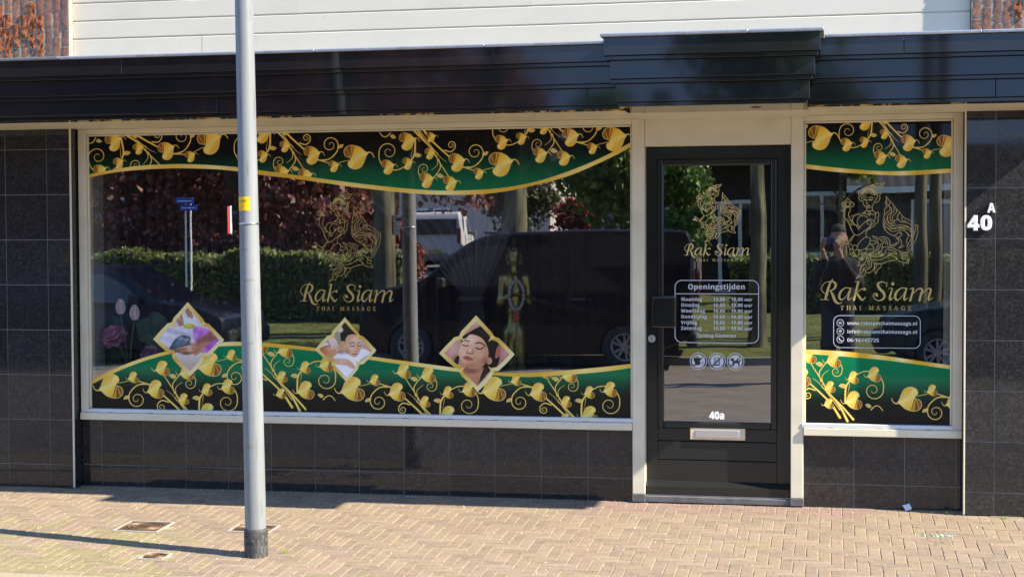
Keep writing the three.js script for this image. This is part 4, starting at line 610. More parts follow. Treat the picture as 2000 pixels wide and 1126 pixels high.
lotus('pale pink lotus bud standing upright above the vase', [0.065, 0.36, 0.04], 'bud', 0);
lotus('open pink lotus flower at the left of the vase', [-0.06, 0.25, 0.1], 'flower', 0.1, 1.15);
lotus('pink lotus flower half hidden behind the palm picture', [0.2, 0.12, 0.06], 'flower', -0.3, 0.95);
for (const [x, y, z, s, label] of [[-0.2, 0.12, -0.06, 0.13, 'dark round lotus leaf lowest at the left of the vase'], [0.14, 0.28, -0.1, 0.12, 'dark round lotus leaf behind the pale pink bud'], [-0.17, 0.25, -0.1, 0.11, 'dark round lotus leaf behind the open pink flower'], [0.22, 0.2, -0.05, 0.1, 'dark round lotus leaf at the right above the hidden flower']]) {
  const t = thing('lotus_leaf', label, 'leaf', [-4.84, 0.78, -0.27], 0, 'lotus leaves in the vase'); part(t, 'stem', stalk([[0, -0.1, 0], [x * 0.5, y * 0.5, z], [x, y, z]], 0.005), stalkM);
  const g = new THREE.CircleGeometry(s, 28), p = g.attributes.position; for (let i = 1; i < p.count; i++) { const a = Math.atan2(p.getY(i), p.getX(i)); p.setZ(i, 0.025 * Math.sin(a * 5) + 0.02); } g.computeVertexNormals(); const m = part(t, 'blade', g, leafM); m.position.set(x, y, z); m.rotation.set(-0.5, rr(-0.4, 0.4), 0);
}

// ---------------------------------------------------------------- pavement of clay pavers, herringbone
const SLOPE = 0.048, gy = (z) => -SLOPE * z;
const pavement = new THREE.Group(); pavement.name = 'pavement'; pavement.userData.kind = 'structure'; scene.add(pavement);
M.sand = std({ color: lin(0.46, 0.38, 0.25), roughness: 1, map: grainTex(150, 255, 7, F4, F3, 0.6) });
{
  const g = new THREE.PlaneGeometry(22, 2.42); g.rotateX(-Math.PI / 2); g.rotateX(Math.atan(SLOPE)); metreUV(T(g, -3, gy(1.13) - 0.0035, 1.13)); part(pavement, 'sand_joints', g, M.sand);
}
const paverTone = [[0.3, 0.228, 0.158], [0.275, 0.21, 0.15], [0.32, 0.243, 0.168], [0.295, 0.228, 0.15], [0.262, 0.2, 0.142], [0.29, 0.212, 0.152], [0.31, 0.238, 0.172]], mossTone = [[0.29, 0.24, 0.132], [0.31, 0.255, 0.145], [0.27, 0.222, 0.125], [0.28, 0.238, 0.12]], pinkTone = [[0.3, 0.2, 0.16], [0.28, 0.19, 0.15], [0.26, 0.19, 0.155]];
const paverMap = [0, 1].map((k) => dataTex(512, (x, y, i) => { const j = (i + k * 90000) % 262144, dirt = F4[j] > 0.62 ? -26 * (F4[j] - 0.62) * 6 : 0, spot = F3[j] > 0.88 ? -40 : F3[j] < 0.12 ? 22 : 0, v = 222 + 60 * (F1[j] - 0.5) + 40 * (F3[j] - 0.5) + dirt + spot; return [v, v - 2, v - 5]; }, true, 2.3 + k)), paverBump = dataTex(512, (x, y, i) => { const v = 255 * (0.6 * F3[i] + 0.4 * F4[i]); return [v, v, v]; }, false, 4);
const paverMats = (tones) => tones.map((c, k) => std({ color: lin(...c), roughness: 0.85, map: paverMap[k % 2], bumpMap: paverBump, bumpScale: 0.0026 }));
const PM = { plain: paverMats(paverTone), moss: paverMats(mossTone), pink: paverMats(pinkTone) };
const W = 0.0672, PL = 3 * W;
const lying = [0, 1, 2].map((k) => { const g = paverGeo(PL - 0.0042, W - 0.0042, 0.05, 0.003); const uv = g.attributes.uv; for (let i = 0; i < uv.count; i++) uv.setXY(i, uv.getX(i) + k * 0.31, uv.getY(i) + k * 0.17); return g; });
const upright = [0, 1, 2].map((k) => { const g = paverGeo(W - 0.0042, PL - 0.0042, 0.05, 0.003); const uv = g.attributes.uv; for (let i = 0; i < uv.count; i++) uv.setXY(i, uv.getX(i) + k * 0.29, uv.getY(i) + k * 0.41); return g; });
const covers = [[-4.1, 1.12, 0.29, 0.27], [-3.72, 1.8, 0.15, 0.15], [-3.41, 1.075, 0.27, 0.2]];
const pavers = [];
{
  const X0 = -9.2, nx = Math.ceil(13.2 / W), nz = Math.floor(2.16 / W);
  const inCover = (x, z, hx, hz) => covers.some(([cx, cz, w, d]) => Math.abs(x - cx) < w / 2 + hx - 0.002 && Math.abs(z - cz) < d / 2 + hz - 0.002);
  const add = (x, z, geo, hx, hz) => { if (z - hz < -0.2 || inCover(x, z, -0.012, -0.012)) return; pavers.push({ x, z, geo }); };
  for (let i = 0; i < nx; i++) for (let j = -3; j < nz; j++) {
    const k = (((i - j) % 6) + 6) % 6, x = X0 + i * W, z = 0.012 + j * W;
    if (k === 0) { if (j >= 0) add(x + PL / 2, z + W / 2, lying, PL / 2, W / 2); }
    if (k === 5) { const jj = Math.min(3, nz - j); if (j >= 0 && jj === 3) add(x + W / 2, z + PL / 2, upright, W / 2, PL / 2); else if (jj > 0 && j + 3 > 0) pavers.push({ x: x + W / 2, z: (Math.max(0.012, z) + Math.min(0.012 + nz * W, z + PL)) / 2, cut: Math.min(0.012 + nz * W, z + PL) - Math.max(0.012, z) }); }
  }
  const zr = 0.012 + nz * W + 0.04; for (let x = X0; x < 4; x += PL) pavers.push({ x: x + PL / 2, z: zr + 0.004, geo: lying, edge: true });
}
{
  const cutGeo = new Map(), view = (p) => { const d = 10 - p.z, u = (p.x + 0.2027 * d); return p.x > -0.56 * d + 0.02 * d && p.x < 0.125 * d && p.z > 0.0 && p.z < 2.4 && !(p.z > 1.53 + (0.99 - p.x) * 0.1492); };
  for (const p of pavers) {
    const r = rnd(), mossy = p.x < -0.4 && F1[(Math.floor((p.x + 9.2) * 37) % 512) + 512 * Math.floor(p.z * 60)] + 0.3 * (p.z - 1.6) + 0.22 * (rnd() - 0.5) > 0.52, pinky = p.z < 0.3 && p.x > -1.8 && p.x < 0.3; const set = mossy ? PM.moss : pinky ? PM.pink : PM.plain;
    p.m = set[Math.floor(r * set.length)]; p.near = p.z; p.in = view(p);
    if (p.cut) { const key = p.cut.toFixed(3); if (!cutGeo.has(key)) cutGeo.set(key, paverGeo(W - 0.0042, p.cut - 0.0042, 0.05, 0.003)); p.g = cutGeo.get(key); } else p.g = p.geo[Math.floor(rnd() * 3)];
    p.y = gy(p.z) + rr(-0.0015, 0.0013) - 0.006 * Math.max(0, F1[(Math.floor((p.x + 9.2) * 30) % 512) + 512 * Math.floor(p.z * 50)] - 0.52); p.rx = Math.atan(SLOPE) + rr(-0.004, 0.004); p.rz = rr(-0.005, 0.005); p.ry = rr(-0.008, 0.008);
  }
  const ranked = pavers.slice().sort((a, b) => (b.in ? 10 + b.z : b.z) - (a.in ? 10 + a.z : a.z)), rest = new Map();
  ranked.forEach((p, i) => {
    if (i < 300) { const m = part(pavement, 'paver', p.g, p.m); m.position.set(p.x, p.y, p.z); m.rotation.set(p.rx, p.ry, p.rz); }
    else { const g = p.g.clone(); g.rotateX(p.rx); g.rotateZ(p.rz); g.rotateY(p.ry); T(g, p.x, p.y, p.z); if (!rest.has(p.m)) rest.set(p.m, []); rest.get(p.m).push(g); }
  });
  for (const [m, gs] of rest) { const o = part(pavement, 'paver_field', gs, m); o.userData.kind = 'stuff'; }
}
// cast covers in the pavement
const rust = [[0.2, 0.105, 0.06], [0.34, 0.16, 0.085], [0.23, 0.11, 0.065]].map((c) => std({ color: lin(...c), roughness: 0.75, metalness: 0.15, map: grainTex(110, 255, 6, F4, F3, 0.5) })), reliefM = std({ color: lin(0.3, 0.18, 0.095), roughness: 0.5, metalness: 0.3, map: grainTex(120, 255, 6) }), coverFrame = std({ color: lin(0.5, 0.47, 0.4), roughness: 0.8, map: grainTex(160, 255, 5) });
covers.forEach(([cx, cz, w, d], i) => {
  const t = thing('utility_cover', ['large rusty brown cover with oval relief in a pale frame', 'small orange rust cover just below the lamp post shadow', 'rusty cover half hidden behind the foot of the lamp post'][i], 'cover', [cx, gy(cz) + 0.001, cz]); t.rotation.x = Math.atan(SLOPE);
  part(t, 'frame', [[-w / 2, -w / 2 + 0.014, -d / 2, d / 2], [w / 2 - 0.014, w / 2, -d / 2, d / 2], [-w / 2 + 0.014, w / 2 - 0.014, -d / 2, -d / 2 + 0.014], [-w / 2 + 0.014, w / 2 - 0.014, d / 2 - 0.014, d / 2]].map(([a, b, c, e]) => box(a, b, -0.04, 0.003, c, e)), coverFrame);
  part(t, 'lid', metreUV(rbox(-w / 2 + 0.016, w / 2 - 0.016, -0.03, 0.001, -d / 2 + 0.016, d / 2 - 0.016, 0.002)), rust[i]);
  const rel = []; for (const k of [0.42, 0.34, 0.26]) rel.push(T(new THREE.TorusGeometry(1, 0.035, 6, 48).rotateX(Math.PI / 2).scale(w * k, 0.14, d * k * 0.9), 0, 0.001, 0)); for (const k of [-0.08, 0, 0.08]) rel.push(box(-w * 0.13, w * 0.13, 0.0005, 0.004, k * d - 0.004, k * d + 0.004)); for (const a of [0.9, 1.57, 2.2]) rel.push(T(new THREE.BoxGeometry(0.006, 0.003, d * 0.2).rotateY(1.57 - a), Math.cos(a) * w * 0.2, 0.002, Math.sin(a) * d * 0.26));
  part(t, 'relief', rel, reliefM);
});
// grit, seeds and leaf crumbs in the joints
{
  const g = new THREE.IcosahedronGeometry(1, 0), n = 2600, im = new THREE.InstancedMesh(g, std({ color: lin(1, 1, 1), roughness: 0.9 }), n), o = new THREE.Object3D(), c = new THREE.Color(), r = RNG(77);
  for (let i = 0; i < n; i++) { const z = 0.02 + 2.1 * r(), nearWall = r() < 0.18, zz = nearWall ? 0.01 + 0.06 * r() : z, x = -6 + 8 * r(), s = 0.0012 + 0.0026 * r() * r(); o.position.set(x, gy(zz) + s * 0.3, zz); o.rotation.set(r() * 6, r() * 6, r() * 6); o.scale.set(s * (1 + 1.8 * r()), s * 0.5, s * (0.7 + r())); o.updateMatrix(); im.setMatrixAt(i, o.matrix); const k = r(); k < 0.55 ? c.setRGB(0.62, 0.52, 0.32) : k < 0.8 ? c.setRGB(0.3, 0.18, 0.08) : c.setRGB(0.12, 0.09, 0.06); im.setColorAt(i, c); }
  im.name = 'grit'; im.userData = { label: 'tan grit and seed husks scattered over the pavers', category: 'grit', kind: 'stuff' }; im.castShadow = im.receiveShadow = true; scene.add(im);
  const gm = phy({ color: lin(0.3, 0.55, 0.45), roughness: 0.15, ior: 1.5 }), gg = new THREE.TetrahedronGeometry(1, 0), gl = new THREE.InstancedMesh(gg, gm, 60);
  for (let i = 0; i < 60; i++) { const x = 0.59 + (r() + r() - 1) * 0.13, z = 0.68 + (r() + r() - 1) * 0.05, s = 0.003 + 0.005 * r(); o.position.set(x, gy(z) + 0.002, z); o.rotation.set(r() * 6, r() * 6, r() * 6); o.scale.set(s * 1.5, s * 0.5, s); o.updateMatrix(); gl.setMatrixAt(i, o.matrix); }
  gl.name = 'broken_glass'; gl.userData = { label: 'scatter of green broken glass on the pavers at the right', category: 'glass', kind: 'stuff' }; gl.castShadow = true; scene.add(gl);
  const pg = new THREE.PlaneGeometry(0.05, 0.04, 5, 4), pp = pg.attributes.position; for (let i = 0; i < pp.count; i++) pp.setZ(i, 0.014 * (r() - 0.5)); pg.computeVertexNormals();
  const pap = part(scene, 'paper_scrap', pg, std({ color: lin(0.8, 0.8, 0.78), roughness: 0.9, side: THREE.DoubleSide })); pap.position.set(0.47, 0.018, 0.03); pap.rotation.set(-0.7, 0.4, 0.5); pap.userData = { label: 'crumpled white paper scrap at the foot of the narrow plinth', category: 'paper' };
  const tuft = (x, z, n, h, label) => { const gs = []; for (let i = 0; i < n; i++) { const b = new THREE.ConeGeometry(0.0022, h * (0.6 + 0.6 * r()), 3, 2); b.translate(0, h * 0.4, 0); b.rotateZ((r() - 0.5) * 1.8); b.rotateX((r() - 0.5) * 1.5); gs.push(T(b, (r() - 0.5) * 0.03, 0, (r() - 0.5) * 0.02)); } const t = thing('grass_tuft', label, 'grass', [x, gy(z), z]); part(t, 'blades', gs, std({ color: lin(0.2, 0.25, 0.05), roughness: 0.8 })); };
  tuft(0.72, 0.1, 26, 0.03, 'small grass tuft by the corner of the granite pier'); tuft(-3.02, 1.62, 24, 0.03, 'small grass tuft right of the foot of the lamp post'); tuft(1.03, 0.18, 14, 0.02, 'tiny grass tuft in front of the numbered pier');
}

// ---------------------------------------------------------------- lamp post
{
  const H = 5.6, lamp = thing('lamp_post', 'grey lamp post with a yellow number sticker, standing before the large window', 'lamp post', [-3.158, gy(1.7), 1.7]); lamp.rotation.z = 0.0135;
  const paint = std({ color: lin(0.27, 0.29, 0.295), roughness: 0.5, map: dataTex(512, (x, y, i) => { const sc = F3[i] > 0.87 && F1[i] > 0.5 ? 26 : 0, st = F4[i] > 0.7 ? -22 : 0, v = 225 + 36 * (F2[i] - 0.5) + sc + st; return [v, v, v]; }, true, 2) });
  const r = (y) => 0.0595 - 0.0028 * y;
  part(lamp, 'pole', T(new THREE.CylinderGeometry(r(H), r(0.15), H - 0.1, 48), 0, 0.1 + (H - 0.1) / 2, 0), paint);
  const prof = [[0.066, -0.1], [0.066, 0.135], [0.0645, 0.15], [0.061, 0.157], [0.058, 0.158]].map((p) => new THREE.Vector2(...p));
  part(lamp, 'base_sleeve', new THREE.LatheGeometry(prof, 48), std({ color: lin(0.15, 0.15, 0.155), roughness: 0.65, map: dataTex(512, (x, y, i) => { const v = 150 + 190 * (F4[i] - 0.45) + 60 * (F3[i] - 0.5); return [v, v, v * 0.98]; }, true, 3) }), 'scuffed dark grey sleeve at the foot of the post');
  const strap = new THREE.CylinderGeometry(r(1.86) + 0.0035, r(1.86) + 0.0035, 0.011, 48, 1, true); part(lamp, 'strap', T(new THREE.TorusGeometry(r(1.86) + 0.0005, 0.0045, 8, 48).rotateX(1.57).scale(1, 1.3, 1), 0, 1.862, 0), M.steel);
  const [c, x] = canvas(360, 316); x.fillStyle = '#f5b400'; x.fillRect(0, 0, 360, 316); x.fillStyle = '#ffc107'; x.fillRect(10, 10, 340, 296); x.fillStyle = '#4a3a08'; x.font = 'bold 92px sans-serif'; x.save(); x.translate(52, 132); x.scale(218 / x.measureText('0169').width, 1); x.fillText('0169', 0, 0); x.restore();
  for (const [a, b, w] of [[100, 166, 130], [64, 204, 150], [64, 226, 120], [64, 250, 140], [64, 272, 90]]) for (let q = 0; q < w; q += 12) x.fillRect(a + q, b, 5 + ((q * 7) % 5), 6);
  const st = new THREE.CylinderGeometry(r(2.0) + 0.0012, r(1.9) + 0.0012, 0.078, 24, 1, true, -0.97, 1.5); part(lamp, 'number_sticker', T(st, 0, 1.972, 0), std({ map: canvasTex(c), roughness: 0.45, side: THREE.DoubleSide }), 'yellow sticker with the number 0169');
  const plate = sub(lamp, 'marker_plate', 'small red and white plate strapped to the left of the post'); plate.position.set(-0.098, 1.885, 0.02); plate.rotation.y = 0.35;
  part(plate, 'red_face', rbox(-0.019, -0.004, -0.078, 0.074, -0.05, 0.02, 0.002), std({ color: lin(0.5, 0.04, 0.035), roughness: 0.4 })); part(plate, 'white_edge', rbox(-0.0038, 0.006, -0.081, 0.077, -0.05, 0.021, 0.002), M.white); part(plate, 'bracket', rbox(0.0062, 0.036, 0.03, 0.05, -0.02, 0.01, 0.002), M.dark);
  const residue = std({ color: lin(0.34, 0.33, 0.27), roughness: 0.8, map: grainTex(150, 255, 1) });
  for (const [y, a, l, h] of [[1.72, -0.7, 0.9, 0.012], [1.55, -0.1, 0.9, 0.01], [1.2, 0.1, 0.5, 0.014], [0.62, -0.5, 1.0, 0.008]]) part(lamp, 'tape_residue', T(new THREE.CylinderGeometry(r(y) + 0.0008, r(y) + 0.0008, h, 16, 1, true, a, l), 0, y, 0), residue);
  // stamped letters on the sleeve
  const [c2, x2] = canvas(256, 128); x2.fillStyle = '#2a2a2c'; x2.font = 'bold 64px sans-serif'; x2.fillText('sapa', 54, 62); x2.strokeStyle = '#3a3a3c'; x2.lineWidth = 5; x2.beginPath(); x2.moveTo(128, 84); x2.lineTo(146, 112); x2.lineTo(110, 112); x2.closePath(); x2.stroke();
  part(lamp, 'stamped_letters', T(new THREE.CylinderGeometry(0.0664, 0.0664, 0.05, 24, 1, true, -0.75, 1.1), 0, 0.075, 0), std({ map: canvasTex(c2), transparent: true, roughness: 0.7, side: THREE.DoubleSide }));
  part(lamp, 'bracket_arm', T(new THREE.CylinderGeometry(0.03, 0.03, 0.5, 16).rotateX(1.57), 0, H, 0.22), paint);
  part(lamp, 'lamp_head', T(new RoundedBoxGeometry(0.22, 0.1, 0.5, 2, 0.03), 0, H + 0.03, 0.62), paint);
}
// ---------------------------------------------------------------- the street the glass mirrors: road, verge, ground
const groundY = (z) => z < 2.2 ? gy(z) : z < 5 ? -0.112 - 0.088 * (z - 2.2) / 2.8 : z < 13.4 ? -0.2 : z < 18 ? -0.07 + 0.27 * (z - 13.4) / 4.6 : z < 45 ? 0.2 + 0.45 * (z - 18) / 27 : 0.65;
function strip(name, z0, z1, m, x0 = -90, x1 = 90, drop = 0) {
  const n = 24, g = new THREE.PlaneGeometry(x1 - x0, z1 - z0, 1, n); g.rotateX(-Math.PI / 2); T(g, (x0 + x1) / 2, 0, (z0 + z1) / 2); const p = g.attributes.position;
  for (let i = 0; i < p.count; i++) p.setY(i, groundY(Math.min(z1 - 1e-4, Math.max(z0 + 1e-4, p.getZ(i)))) - drop); g.computeVertexNormals(); metreUV(g);
  const o = part(scene, name, g, m); o.userData.kind = 'structure'; return o;
}
M.road = std({ color: lin(0.27, 0.225, 0.19), roughness: 0.9, map: dataTex(512, (x, y, i) => { const row = (y & 15) < 2 || ((x + ((y >> 4) & 1) * 24) % 48) < 3 ? -40 : 0, v = 205 + 70 * (F1[i] - 0.5) + 40 * (F3[i] - 0.5) + row; return [v, v - 3, v - 6]; }, true, 0.9), bumpMap: paverBump, bumpScale: 0.003 });
strip('road', 2.3, 13.3, M.road);
M.lawn = std({ color: lin(0.2, 0.28, 0.07), roughness: 1, map: dataTex(512, (x, y, i) => { const v = 130 + 200 * (F3[i] - 0.4) + 120 * (F1[i] - 0.5); return [v * (0.85 + 0.5 * F2[i]), v, v * 0.7]; }, true, 0.6) });
strip('lawn', 13.42, 34, M.lawn);
M.far = std({ color: lin(0.22, 0.2, 0.18), roughness: 0.95, map: grainTex(160, 255, 0.4) });
strip('side_street', 34.02, 60, M.far); strip('ground', 60.02, 190, M.lawn, -190, 190);
{ const k = part(scene, 'kerb', metreUV(rbox(-60, 60, -0.3, -0.075, 13.29, 13.42, 0.015)), std({ color: lin(0.35, 0.33, 0.3), roughness: 0.9, map: grainTex(150, 255, 2) })); k.userData.kind = 'structure'; }

// leaves: small bent blades scattered through a volume
const leafGeo = (() => { const g = new THREE.BufferGeometry(); g.setAttribute('position', new THREE.Float32BufferAttribute([0, 0, 0, 0.45, 0.5, 0.12, 0, 1.1, 0, 0, 0, 0, 0, 1.1, 0, -0.45, 0.5, 0.12], 3)); g.computeVertexNormals(); g.setAttribute('uv', new THREE.Float32BufferAttribute([0, 0, 1, 0, 1, 1, 0, 0, 1, 1, 0, 1], 2)); return g; })();
const leafMat = phy({ color: lin(1, 1, 1), roughness: 0.6, transmission: 0.5, thickness: 0, side: THREE.DoubleSide });
function foliage(parent, name, n, place, size, colours, seed) {
  const r = RNG(seed), im = new THREE.InstancedMesh(leafGeo, leafMat, n), o = new THREE.Object3D(), c = new THREE.Color();
  for (let i = 0; i < n; i++) { const p = place(r); o.position.set(...p); o.rotation.set(r() * 6.28, r() * 6.28, r() * 6.28); o.scale.setScalar(size * (0.6 + 0.8 * r())); o.updateMatrix(); im.setMatrixAt(i, o.matrix); const a = colours[Math.floor(r() * colours.length)], k = 0.7 + 0.6 * r(); c.setRGB(a[0] * k, a[1] * k, a[2] * k); im.setColorAt(i, c); }
  im.name = name; im.userData.kind = 'stuff'; im.castShadow = im.receiveShadow = true; parent.add(im); return im;
}
const COPPER = [[0.34, 0.08, 0.07], [0.24, 0.06, 0.07], [0.4, 0.13, 0.07], [0.2, 0.09, 0.05]], GREEN = [[0.16, 0.28, 0.05], [0.1, 0.2, 0.04], [0.24, 0.34, 0.06]], OLIVE = [[0.15, 0.16, 0.05], [0.1, 0.12, 0.04]], HEDGE = [[0.2, 0.28, 0.04], [0.3, 0.38, 0.06], [0.12, 0.18, 0.04], [0.22, 0.18, 0.09]];
M.bark = std({ color: lin(0.36, 0.32, 0.24), roughness: 0.95, map: dataTex(512, (x, y, i) => { const v = 130 + 200 * (F2[((y >> 2) * 512 + x) % 262144] - 0.35) + 60 * (F4[i] - 0.5); return [v, v, v * 0.9]; }, true, 1.5), bumpMap: dataTex(512, (x, y, i) => { const v = 255 * F2[((y >> 2) * 512 + x) % 262144]; return [v, v, v]; }, false, 1.5), bumpScale: 0.02 });
function tree(name, label, x, z, r0, H, crown, colours, n, leaf, seed, group, lean = 0) {
  const t = thing(name, label, 'tree', [x, groundY(z) - 0.05, z], 0, group), r = RNG(seed);
  const tube = (pts, ra, rb) => { const c = new THREE.CatmullRomCurve3(pts.map((p) => new THREE.Vector3(...p))), g = new THREE.TubeGeometry(c, 20, 1, 14), p = g.attributes.position, nor = g.attributes.normal; for (let i = 0; i < p.count; i++) { const k = Math.floor(i / 15) / 20, R = (ra + (rb - ra) * k) * (1 + (k < 0.06 ? 0.35 * (1 - k / 0.06) : 0) + 0.06 * Math.sin(i * 1.7)); p.setXYZ(i, p.getX(i) + nor.getX(i) * (R - 1), p.getY(i) + nor.getY(i) * (R - 1), p.getZ(i) + nor.getZ(i) * (R - 1)); } g.computeVertexNormals(); return g; };
  part(t, 'trunk', tube([[0, -0.1, 0], [lean * 0.3 + 0.03, H * 0.3, 0.02], [lean * 0.7 - 0.03, H * 0.65, -0.03], [lean, H, 0]], r0, r0 * 0.35), M.bark);
  for (let i = 0; i < 6; i++) { const a = i * 1.05 + r(), h = H * (0.5 + 0.4 * r()), l = crown[0] * (0.5 + 0.4 * r()); part(t, 'limb', tube([[lean * h / H, h, 0], [Math.cos(a) * l * 0.5, h + l * 0.35, Math.sin(a) * l * 0.5], [Math.cos(a) * l, h + l * 0.55, Math.sin(a) * l]], r0 * 0.32, r0 * 0.08), M.bark); }
  const cl = []; for (let i = 0; i < 26; i++) { const a = r() * 6.28, u = 2 * r() - 1, q = Math.cbrt(0.15 + 0.85 * r()); cl.push([lean + crown[0] * q * Math.cos(a) * Math.sqrt(1 - u * u), crown[2] + crown[1] * q * u, crown[0] * q * Math.sin(a) * Math.sqrt(1 - u * u), 0.22 + 0.2 * r()]); }
  foliage(t, 'crown', n, (q) => { const k = cl[Math.floor(q() * cl.length)], a = q() * 6.28, u = 2 * q() - 1, d = Math.cbrt(q()) * k[3] * crown[0] * 1.5; return [k[0] + d * Math.cos(a) * Math.sqrt(1 - u * u), k[1] + d * u * 0.8, k[2] + d * Math.sin(a) * Math.sqrt(1 - u * u)]; }, leaf, colours, seed + 5);
}
// name, label, x, z, trunk radius, height, [crown radius, half height, middle height]
const CB = 'copper beeches behind the hedge', ST = 'trees along the verge across the street';
tree('copper_beech', 'copper beech mirrored at the left edge of the large window', -14.6, 21.5, 0.2, 7, [2.6, 4.0, 4.3], COPPER, 9000, 0.14, 301, CB);
tree('copper_beech', 'copper beech mirrored behind the blue street sign', -12.2, 20.8, 0.22, 7.5, [2.3, 3.9, 4.2], COPPER, 9000, 0.14, 302, CB);
tree('copper_beech', 'copper beech mirrored just right of the lamp post', -10.0, 21.2, 0.2, 7, [2.2, 3.8, 4.2], COPPER, 9000, 0.14, 303, CB);
tree('copper_beech', 'copper beech mirrored behind the emblem of the large window', -10.6, 22.8, 0.18, 6.5, [1.6, 3.6, 4.2], COPPER, 8000, 0.14, 304, CB);
tree('copper_beech', 'copper beech mirrored above the white van', -13.4, 33, 0.22, 7, [2.6, 2.3, 5.2], COPPER, 8000, 0.2, 305, CB, 2.6);
tree('verge_tree', 'tree whose trunk is mirrored right of the emblem on the large window', -7.5, 16, 0.2, 11, [2.6, 2.2, 11], GREEN, 7000, 0.16, 311, ST, -0.2);
tree('verge_tree', 'thick tree trunk mirrored above the black van roof', -5.25, 16, 0.22, 11, [2.6, 2.2, 11], GREEN, 7000, 0.16, 312, ST, 0.1);
tree('verge_tree', 'tree whose trunk is mirrored in the door glass', -1.12, 14.7, 0.14, 7, [1.3, 1.3, 5.0], GREEN, 4000, 0.14, 313, ST);
tree('verge_tree', 'paler of the twin trunks mirrored in the narrow window', 1.38, 15.8, 0.11, 11.5, [1.8, 1.8, 12], GREEN, 4000, 0.16, 314, ST);
tree('verge_tree', 'darker of the twin trunks mirrored in the narrow window', 1.64, 16.2, 0.11, 11.5, [1.8, 1.8, 12], GREEN, 4000, 0.16, 315, ST);
tree('garden_tree', 'green garden tree mirrored beside the door post', -4.6, 26, 0.14, 3.6, [1.3, 1.5, 3.2], GREEN, 6000, 0.15, 321, 'garden trees across the street');
tree('garden_tree', 'green garden tree mirrored at the left of the door glass', -3.35, 24.5, 0.1, 2.6, [0.75, 1.1, 2.3], GREEN, 4000, 0.14, 322, 'garden trees across the street');
tree('garden_tree', 'olive garden tree mirrored between the thick trunk and the white house', -9.1, 36, 0.12, 2.4, [1.0, 1.0, 2.4], OLIVE, 4000, 0.15, 323, 'garden trees across the street');
tree('garden_tree', 'green garden tree mirrored at the upper left of the narrow window', 0.25, 24, 0.1, 3.4, [0.8, 1.0, 3.6], GREEN, 3500, 0.14, 324, 'garden trees across the street');
tree('garden_shrub', 'red leaved garden shrub mirrored over the black van roof', -6.2, 28, 0.05, 1.2, [0.5, 0.35, 1.9], [[0.35, 0.03, 0.03], [0.25, 0.02, 0.03]], 1500, 0.12, 325);
const twigM = std({ color: lin(0.15, 0.12, 0.075), roughness: 1, map: grainTex(110, 255, 4, F2, F3, 0.6) });
{
  const h = thing('hedge', 'clipped green hedge mirrored across the large window', 'hedge', [-11.0, groundY(18), 18]);
  const core = part(h, 'branches', rbox(-3.3, 3.3, 0, 1.08, -0.32, 0.32, 0.1, 2), twigM);
  foliage(h, 'leaves', 26000, (r) => { const s = r(), x = -3.4 + 6.8 * r(), b = 0.05 * Math.sin(x * 2.3) + 0.04 * Math.sin(x * 5.1); return s < 0.58 ? [x, 1.2 * r() + b, -0.42 + 0.14 * r() * r() + b] : s < 0.92 ? [x, 1.1 + 0.14 * r() + b, -0.42 + 0.84 * r()] : [x, 1.2 * r(), 0.3 + 0.14 * r()]; }, 0.075, HEDGE, 401);
  const g = thing('garden_hedge', 'dark garden hedge mirrored low in the narrow window', 'hedge', [1.6, groundY(21), 21]);
  part(g, 'branches', rbox(-3.4, 3.4, 0, 0.95, -0.3, 0.3, 0.1, 2), twigM);
  foliage(g, 'leaves', 12000, (r) => { const s = r(), x = -3.5 + 7 * r(); return s < 0.6 ? [x, 1.05 * r(), -0.4 + 0.12 * r()] : [x, 0.95 + 0.14 * r(), -0.4 + 0.8 * r()]; }, 0.08, HEDGE, 402);
}

{
  const h = thing('copper_shrubs', 'row of copper leaved shrubs mirrored above the green hedge', 'shrubs', [-10.2, groundY(19.2), 19.2]);
  for (let k = 0; k < 6; k++) part(h, 'stem', T(cyl(0.05, 0.03, 2.0, 8), -3.3 + k * 1.1, 1.0, 0.1), M.bark);
  foliage(h, 'leaves', 12000, (r) => { const x = -4.4 + 6.9 * r(), top = 1.75 + 0.35 * Math.sin(x * 1.7) + 0.2 * Math.sin(x * 4.3), q = r(); return [x + 0.1 * (r() - 0.5), 0.5 + (top - 0.5) * (1 - 0.75 * q * q), 0.9 * (r() - 0.5) * (0.4 + 0.6 * q)]; }, 0.1, COPPER, 403);
}

